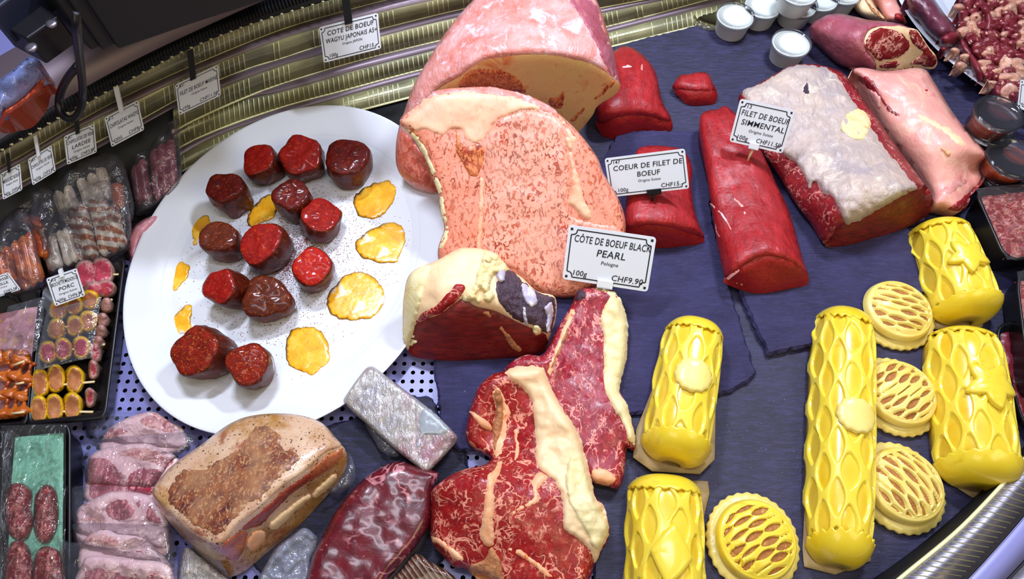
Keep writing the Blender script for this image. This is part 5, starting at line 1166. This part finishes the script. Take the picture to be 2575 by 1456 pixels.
# quail
M['quail_pale'] = fat_mat('raw_quail', '#cf9aa0', '#b87a84', '#d8b04a', 60, .35, .56)
fill(t2, b2, .018, 'raw_quail', M['quail_pale'], .84, .008, 60, 30)
rn = random.Random(31)
for i, (x, y, a) in enumerate([(10,905,-.6),(34,900,-.5),(62,905,-.4),(16,942,.9),(44,940,1.0),(70,948,1.3),(10,990,1.2),(34,985,1.2),(60,992,1.0),(14,1035,1.4),(38,1032,1.5),(60,1028,1.5)]):
    t = thing('quail_drumstick', 'orange glazed quail drumstick, %s of the %s row in the left tray' % (('left', 'middle', 'right')[i % 3], ('back', 'second', 'third', 'front')[i // 3]), 'quail drumstick', P(x, y, .02), 'orange glazed quail drumsticks')
    A, B = P(x + 18 * math.cos(a), y - 18 * math.sin(a), .034), P(x - 20 * math.cos(a), y + 20 * math.sin(a), .03); p = [A.lerp(B, k / 9) for k in range(10)]
    rr = [.0016, .0022, .003, .005, .0085, .0105, .0115, .011, .008, .002]; v, f = tube(p, [q * rn.uniform(.9, 1.1) for q in rr], 12); fixn(mesh('leg_meat', v, f, M['glaze'], t))
    v, f = tube([A, A + (A - B).normalized() * .008], [.002, .0026], 8); mesh('bone_tip', v, f, M['s_red'], t)
for i, (a, b_) in enumerate((((36,918),(62,908)), ((40,966),(60,962)), ((30,1040),(62,1036)))):
    v, f = tube([P(*a, .044), P(*b_, .044)], .0016, 6); tag(mesh('wooden_skewer', v, f, M['stick']), ('pale skewer stick through the top quail row', 'pale skewer stick through the middle quail row', 'pale skewer stick through the lowest quail row')[i], 'skewer stick', 'quail skewer sticks')
r = Relief([(20,770,'c'),(112,745,'c'),(108,800),(92,880,'c'),(40,905),(0,900,'c'),(5,840)], h=.006, base=.036, far=1, near=.3, dome=.003, R=20, amp=.003, ns=50, step=9); o = r.build('plastic_sheet', M['bag'], None, skirt=False); tag(o, 'clear plastic sheet over the quail, left of the other', 'plastic sheet')

# ---------------------------------------------------------------- patties in film
M['green_paper'] = plain('green_paper', '#86c8a8', .6)
M['patty'] = web_meat('patty_mince', '#9c2a30', '#741a22', '#d08078', 90, .07, .45, 170, .42)
t, b = tray('patty_tray', 'black film-wrapped tray of meat patties on green paper', [(12,1074),(174,1070),(172,1520),(-14,1520)], .040, .036, None, 'tray', rr=.08)
v = [P(x, y, .0305) for x, y in ((38,1100),(160,1086),(158,1300),(156,1500),(16,1500),(26,1250))]; mesh('paper', v, [[5,4,3,2,1,0]], M['green_paper'], t, False)
for nm, o in (('heart-shaped meat patty, upper left on the green paper', ((115,685),(200,700),(258,770),(250,880),(268,1000),(240,1100),(180,1160),(100,1130),(40,1020),(30,880),(60,740))), ('heart-shaped meat patty, upper right on the green paper', ((345,703),(400,700),(450,760),(470,900),(460,1040),(400,1160),(330,1170),(275,1090),(268,950),(280,800),(300,760))), ('meat patty at the bottom left corner of the tray', ((90,1165),(180,1150),(240,1230),(262,1330),(250,1500),(50,1500),(40,1300))), ('meat patty at the bottom beside the wagyu packs', ((330,1200),(400,1195),(470,1230),(500,1320),(510,1500),(266,1500),(268,1330),(290,1250)))):
    r = Relief(T_(*o), h=.022, base=.031, far=.4, dome=.010, amp=.0015, ns=120); tag(r.build('meat_patty', M['patty']), nm, 'patty', 'meat patties')
M['patty_film'] = film_mat('stretch_film', '#f6f2e6', .98, .06, 120, 1.0, (1, .5, 1))
fill(t, b, .046, 'stretch_film', M['patty_film'], 1.0, .002, 60, 44)
t, b = tray('red_meat_tray', 'sliver of a tray of red meat at the lower left edge', [(-170,1080),(6,1084),(-2,1520),(-190,1520)], .034, .030, None, 'tray', rr=.06); fill(t, b, .03, 'red_meat', M['game'], .86, .005, 90, 24)

# ---------------------------------------------------------------- vacuum packed wagyu steaks
M['w_fat'] = fat_mat('steak_fat', '#e2b8bc', '#ecc9c4', '#d89aa0', 30, .35, .6, .2); M['w_red'] = fleck_meat('steak_marbled', '#e2a0a2', '#a02c40', '#7c1a2c', 260, .42, (1, .45, 1), (0, 0, .4)); M['w_pink'] = fleck_meat('steak_pale_marbled', '#e8bab2', '#c06a6c', '#a84a50', 230, .50, (1, .6, 1), (0, 0, -.3))
M['vac'] = film_mat('vacuum_bag', '#dfe3f6', .955, .10, 50, .8)
def vac(label, film, steak, muscles, z):
    f_ = T_(*film); cx = sum(p[0] for p in f_) / len(f_); cy = sum(p[1] for p in f_) / len(f_)
    t = thing('wagyu_steak_pack', label, 'steak pack', P(cx, cy, z), 'vacuum packed marbled steaks')
    r = Relief(T_(*steak), h=.013, base=z, far=.8, near=.6, dome=.004, R=12, amp=.001, ns=50); r.build('fat', M['w_fat'], t)
    for mt, q in muscles: over(r, T_(*q), 'marbled_meat', M[mt], t, .0007, 6)
    g = Relief([p + ('c',) for p in f_], h=.012, base=z + .0005, far=.5, near=.3, dome=.014, R=30, amp=.003, ns=60, step=10); g.build('vacuum_bag', M['vac'], t, skirt=False)
vac('vacuum packed marbled steak at the back, touching the platter', ((670,110),(960,95),(1200,105),(1480,260),(1590,262),(1592,400),(1400,430),(800,380),(680,300)), ((800,420),(840,290),(900,230),(980,180),(1130,125),(1240,115),(1350,180),(1480,262),(1500,380),(1300,470),(1000,480)), (('w_pink', ((1100,200),(1150,150),(1260,130),(1360,200),(1460,270),(1380,290),(1250,260),(1150,230))), ('w_red', ((830,320),(880,255),(960,240),(1050,265),(1000,300),(900,330)))), .003)
vac('vacuum packed marbled steak, second from the platter', ((630,390),(700,330),(1480,272),(1590,290),(1590,420),(1420,500),(1240,750),(680,720)), ((680,820),(690,650),(710,490),(760,440),(900,390),(1180,370),(1300,420),(1430,490),(1400,640),(1300,860),(900,880)), (('w_red', ((712,800),(712,640),(718,500),(760,472),(870,490),(960,570),(1000,660),(990,800),(840,830))), ('w_pink', ((930,450),(1050,400),(1180,390),(1300,440),(1400,510),(1330,580),(1220,530),(1080,500))), ('w_red', ((1005,800),(1010,640),(1120,560),(1250,560),(1310,610),(1260,760),(1120,820)))), .010)
vac('vacuum packed marbled steak in the middle of the row', ((525,710),(900,700),(1220,760),(1340,900),(1400,1020),(1350,1250),(620,1120),(540,1000)), ((600,1010),(620,900),(660,860),(800,790),(930,750),(1200,790),(1330,930),(1350,1060),(1330,1260),(900,1260),(620,1180)), (('w_red', ((830,880),(880,830),(960,810),(1050,830),(1090,920),(1050,970),(960,1000),(880,970))), ('w_pink', ((640,990),(660,950),(800,950),(880,990),(800,1010))), ('w_red', ((1080,850),(1130,810),(1160,830),(1110,890))), ('w_red', ((1180,1000),(1160,930),(1210,850),(1270,930),(1310,1020)))), .017)
vac('vacuum packed marbled steak, fourth from the platter', ((555,1010),(680,1000),(1370,1020),(1420,1230),(1395,1400),(600,1220)), ((630,1260),(660,1160),(720,1100),(820,1050),(960,1090),(1110,1110),(1280,1240),(1380,1400),(900,1420),(640,1380)), (('w_pink', ((670,1150),(740,1100),(850,1090),(960,1130),(1010,1180),(900,1210),(760,1180))), ('w_red', ((1050,1230),(1120,1220),(1200,1245),(1150,1265)))), .024)
vac('vacuum packed marbled steak nearest, cut by the bottom edge', ((460,1100),(530,1150),(1000,1230),(1425,1310),(1425,1520),(500,1520)), ((620,1510),(680,1290),(740,1270),(900,1280),(1100,1300),(1340,1340),(1385,1510)), (('w_red', ((670,1510),(680,1390),(780,1365),(900,1375),(1010,1420),(1100,1400),(1140,1510))), ('w_pink', ((1160,1440),(1190,1390),(1290,1400),(1340,1510),(1200,1510)))), .031)

# ---------------------------------------------------------------- spiced block, steaks and wrapped goods in front
def spiced(name, a, c, oc, rough=.3):
    b = MB(name, rough); col = b.ramp(b.noise(40, 5, .6), (.3, a), (.7, c)); col = b.mix(b.ramp(b.noise(17, 6, .7), (.46, 0), (.62, .9)), col, oc); col = b.mix(b.ramp(b.noise(24, 6, .7, .5), (.54, 0), (.66, .8)), col, '#9a4c28')
    col = b.mix(b.ramp(b.noise(330, 2), (.64, 0), (.67, .9)), col, '#32180a'); b.set(Base_Color=col); b.bump(b.noise(300, 3), .4, .001); b.coat(.7, .1); return b.done()
M['sp_fat'] = spiced('spiced_fat', '#cfa284', '#dcbc9c', '#a87428'); M['sp_meat'] = fleck_meat('spiced_meat', '#c4986c', '#8c4a2c', '#52282e', 320, .40, (1, .7, 1)); M['sp_red'] = spiced('spiced_lean', '#8c2e1e', '#a8482c', '#c87848')
t = thing('spiced_beef_block', 'big shrink-wrapped beef block rubbed with ochre spices in front of platter', 'meat', P(600, 1250, .008))
ed = Q_((10,765,.066),(180,960,.074),(340,1095,.080),(540,1190,.086),(700,1020,.09),(880,880,.09),(1050,720,.09),(1250,580,.086),(1400,440,.08),(1530,385,.066))
tp = Relief(Q_((1470,310,.066),(1400,225,.062),(1300,168,.060),(1150,133,.058),(950,128,.058),(750,158,.058),(600,228,.058),(400,378,.058),(200,518,.058),(80,638,.058)) + ed, h=.08, dome=.008, R=50, amp=.002, ns=30, base=.008); tp.build('spiced_fat', M['sp_fat'], t, inset=.015)
fr = Relief(ed[::-1] + Q_((60,885,.045),(200,1060,.03),(380,1265,.012),(520,1390,.0085),(620,1440,.0085),(720,1410,.0085),(820,1340,.0085),(950,1230,.0085),(1150,1065,.0085),(1400,800,.012),(1540,625,.03),(1575,480,.05)), dome=.004, R=30, amp=.002, ns=40, base=.008); fr.build('side', M['sp_fat'], t, skirt=False)
over(tp, Q_((130,820),(150,700),(250,590),(340,560),(430,560),(540,480),(690,420),(780,290),(850,205),(960,230),(1060,320),(1070,400),(1200,430),(1160,540),(1000,680),(890,830),(800,840),(740,920),(660,1000),(560,1100),(420,1070),(260,960)), 'spiced_meat', M['sp_meat'], t, .0015, 7, ragged=8)
over(fr, Q_((700,1080),(780,990),(900,890),(1060,745),(1250,605),(1400,470),(1530,405),(1545,480),(1400,610),(1200,730),(1060,850),(960,960),(870,1040),(790,1060)), 'lean_band', M['sp_red'], t, .002, 6)
over(fr, Q_((560,1200),(690,1080),(780,1070),(760,1200),(700,1310),(600,1300)), 'lean_band', M['sp_red'], t, .0015, 6)
over(fr, Q_((940,1040),(1000,960),(1150,850),(1280,760),(1290,800),(1150,930),(1010,1060)), 'fat_lump', M['fat_cream'], t, .005, 6)
over(fr, Q_((1290,770),(1380,680),(1480,600),(1500,640),(1400,760),(1310,810)), 'fat_lump', M['fat_cream'], t, .004, 6)
over(fr, Q_((780,1130),(830,1070),(920,1080),(900,1170),(830,1230),(770,1210)), 'fat_lump', M['fat_orange'], t, .004, 6)
M['shrink'] = film_mat('shrink_film', '#f2f0ff', .93, .05, 40, .6)
r = Relief(Q_((1480,300),(1560,380),(1625,520),(1640,620),(1600,720),(1500,770),(1430,775),(1530,640),(1570,540),(1560,430)), h=.03, base=.02, far=.6, near=.1, dome=.004, R=12, amp=.003, ns=90, step=6); r.build('film_tail', M['shrink'], t, skirt=False)
r = Relief(Q_((6,790),(60,900),(200,1075),(380,1285),(520,1410),(620,1446),(540,1290),(340,1110),(170,960)), h=.05, base=.012, far=.9, near=.1, dome=.004, R=12, amp=.003, ns=90, step=6); r.build('film_tail', M['shrink'], t, skirt=False)
def wrapped(name, lean, dark, fat):
    b = MB(name, .3); w = b.warp(30, .02); base = b.ramp(b.noise(50, 4), (.3, dark), (.7, lean))
    rd = b.ramp(b.noise(26, 3, .5, .4, vec=w), (.472, 0), (.492, 1.0), (.508, 1.0), (.528, 0)); gt = b.ramp(b.noise(16, 2), (.48, 0), (.58, 1.0)); fl = b.ramp(b.noise(260, 3), (.64, 0), (.72, .6))
    b.set(Base_Color=b.mix(b.math('MAXIMUM', b.math('MULTIPLY', rd, gt), fl), base, fat)); b.bump(b.noise(60, 4, .6, 1.5), .2, .003); b.coat(.6, .14); return b.done()
M['dark_steak'] = wrapped('dark_wrapped_steak', '#6e1420', '#4c0c18', '#c07a80')
t = thing('wrapped_dark_steak', 'dark maroon steak tightly wrapped in shiny film, left of the red steak', 'meat', P(960, 1350, .008))
r = Relief(Q_((1270,1540),(1285,1300),(1400,1060),(1500,885),(1650,705),(1800,585),(1980,512),(2150,560),(2310,610),(2270,720),(2240,1000),(2150,1160),(2000,1340),(1900,1460),(1860,1540)), h=.042, base=.0085, far=.6, near=.55, dome=.014, R=30, amp=.002, ns=40); r.build('steak', M['dark_steak'], t)
r = Relief(Q_((2242,1000),(2150,1165),(2000,1345),(1900,1465),(1860,1540),(1930,1540),(2050,1380),(2180,1190),(2250,1060)), h=.03, base=.0085, far=.9, near=.1, dome=.002, R=10, step=6); r.build('film_edge', M['shrink'], t, skirt=False)
def foil():
    b = MB('crinkled_wrap', .22); v = b.map((1, .35, 1), (0, 0, .75)); w = b.warp(60, .01, v); n = b.noise(190, 4, .6, 1.2, vec=w)
    b.set(Base_Color=b.ramp(b.noise(26, 4), (.35, '#b4b0b8'), (.5, '#ccc8c4'), (.66, '#b48a98'))); b.b.inputs['Metallic'].default_value = .45; b.bump(n, 1.0, .003); return b.done()
M['foil'] = foil(); M['pale_label'] = plain('pale_film', '#aab0b8', .3, .2, coat=.4)
t = thing('film_wrapped_block', 'silvery crinkled film-wrapped slab lying diagonally on slate', 'wrapped meat', P(1005, 1050, .017))
r = Relief(M_((215,540),(250,445),(480,135),(560,103),(640,150),(900,345),(1300,655),(1575,925),(1605,985),(1565,1060),(1260,1385),(1205,1405),(1100,1320),(800,1080),(500,815)), h=.036, base=.0175, far=.75, near=.35, dome=.008, R=10, amp=.0015, ns=120, step=6); r.build('wrap', M['foil'], t)
over(r, M_((1060,1150),(1120,960),(1130,700),(1220,600),(1450,800),(1520,900),(1400,960),(1200,960),(1150,1080)), 'film_label', M['pale_label'], t, .0012, 6)
r2 = Relief(M_((470,800),(560,860),(720,1010),(890,1180),(870,1205),(780,1195),(660,1130),(590,1010),(520,900)), h=.012, base=.0178, far=.8, near=.2, dome=.003, R=8, amp=.003, ns=150, step=5); r2.build('film_tail', M['shrink'], t, skirt=False)
cc = crop(420, 1300, 3.48)
r = Relief(cc((880,380),(960,262),(1060,185),(1200,92),(1290,150),(1322,195),(1290,300),(1255,400),(1235,600),(800,600)), h=.03, base=.0085, far=.7, near=.4, dome=.008, R=20, amp=.008, ns=80, step=6); tag(r.build('plastic_bag', film_mat('loose_bag', '#aeb2c8', .66, .08, 60, 1.2), None), 'crumpled clear plastic bag between the spiced block and maroon steak', 'plastic bag')
r = Relief(cc((110,600),(125,360),(165,262),(260,330),(400,440),(560,600)), h=.03, base=.0085, far=.7, near=.4, dome=.006, R=20, amp=.004, ns=120, step=6); tag(r.build('wrapped_parcel', M['foil']), 'crinkled silvery parcel at the bottom below the spiced block', 'wrapped meat')
def striped():
    b = MB('reflection_wrap', .2); w = b.node('ShaderNodeTexWave', wave_type='BANDS', bands_direction='X'); b.put(w.inputs['Vector'], b.map((1, 1, 1), (0, 0, -.7))); w.inputs['Scale'].default_value = 60; w.inputs['Distortion'].default_value = 1.5
    b.set(Base_Color=b.ramp(w.outputs['Fac'], (.3, '#4c2c20'), (.8, '#8a6a58'))); b.bump(w.outputs['Fac'], .8, .002); b.coat(.9, .06); return b.done()  # striped film reflections painted in as brown colour bands
r = Relief(cc((1940,600),(2050,460),(2180,322),(2290,385),(2450,470),(2560,600)), h=.03, base=.0085, far=.7, near=.4, dome=.008, R=20, step=6); tag(r.build('wrapped_parcel', striped()), 'brown film parcel with striped reflections at the bottom edge', 'wrapped meat')

# ---------------------------------------------------------------- back left: equipment, cable, bag
def prism(pts, z0, z1, name, mat, parent):
    top = [Vector((*P(x, y, z0)[:2], z1)) for x, y in pts]; n = len(top); v = [tuple(p) for p in top] + [(p.x, p.y, z0) for p in top]
    return bevel(fixn(mesh(name, v, [list(range(n)), [n+i for i in range(n)][::-1]] + [[i, n+i, n+(i+1) % n, (i+1) % n] for i in range(n)], mat, parent, False)), .002)
t = thing('equipment_box', 'black box-shaped weighing equipment above the back ledge', 'equipment', P(330, 40, .26))
prism([(122,44),(198,100),(232,128),(250,118),(262,128),(290,112),(300,124),(480,62),(660,4),(860,-60),(760,-240),(200,-260)], .29, .36, 'housing', M['soft_black'], t)
br = prism([(36,118),(120,54),(196,106),(118,162)], .30, .335, 'bracket', M['dark_metal'], t)
prism([(28,86),(132,-30),(150,-60),(200,-40),(122,46),(38,112)], .32, .36, 'end_cover', M['navy'], t)
for x, y in ((127,70),(76,130)):
    c = P(x, y - 14, .337); v, f = lathe(c.x, c.y, [(.0, .337), (.003, .337), (.006, .3365), (.006, .334)], 16); mesh('screw', v, f, M['steel'], br)
pth = [(192,30,.375),(193,70,.362),(197,120,.33),(204,180,.28),(208,230,.235),(204,270,.215),(188,296,.205),(166,297,.205),(150,276,.21),(149,248,.22),(158,218,.24),(176,188,.265),(196,165,.285)]
o = spline([p for p in pth], 8, False); v, f = tube([P(*q) for q in o], .0045, 10); tag(mesh('power_cable', v, f, M['black']), 'black looped power cable hanging from the equipment box', 'cable')
r = Relief([(-10,325),(0,285),(40,258),(85,215),(105,175),(122,200),(112,235),(70,268),(30,298)], h=.05, base=.20, far=.8, near=.2, dome=.01, step=8, amp=.004, ns=40); tag(r.build('orange_bag', plain('orange_plastic', '#b8401c', .3, coat=.5), None), 'orange plastic bag on the back ledge at the left edge', 'plastic bag')
r = Relief([(-10,290),(-10,215),(40,170),(75,142),(105,162),(88,205),(50,245),(15,272)], h=.06, base=.225, far=.7, near=.2, dome=.01, step=8, amp=.008, ns=50); tag(r.build('blue_film', film_mat('blue_film', '#8fa0e0', .45, .08, 50, 1.0), None), 'crumpled bluish clear film lying on the orange bag', 'plastic film')
v = [P(x, y, .0015) for x, y in ((-60,560),(60,500),(240,430),(330,360),(430,330),(470,420),(440,500),(350,600),(330,650),(110,700),(-60,760))]  # black sheet added to darken the gaps around the sausage bags
v2 = [(p.x, p.y, .0025) for p in v]; n = len(v)
o = fixn(mesh('black_filler', [tuple(p) for p in v] + v2, [list(range(n)), [n+i for i in range(n)]] + [[i, (i+1) % n, n+(i+1) % n, n+i] for i in range(n)], M['soft_black'], None, False)); tag(o, 'black filler sheet added for the dark gaps under the bagged sausages', 'filler')
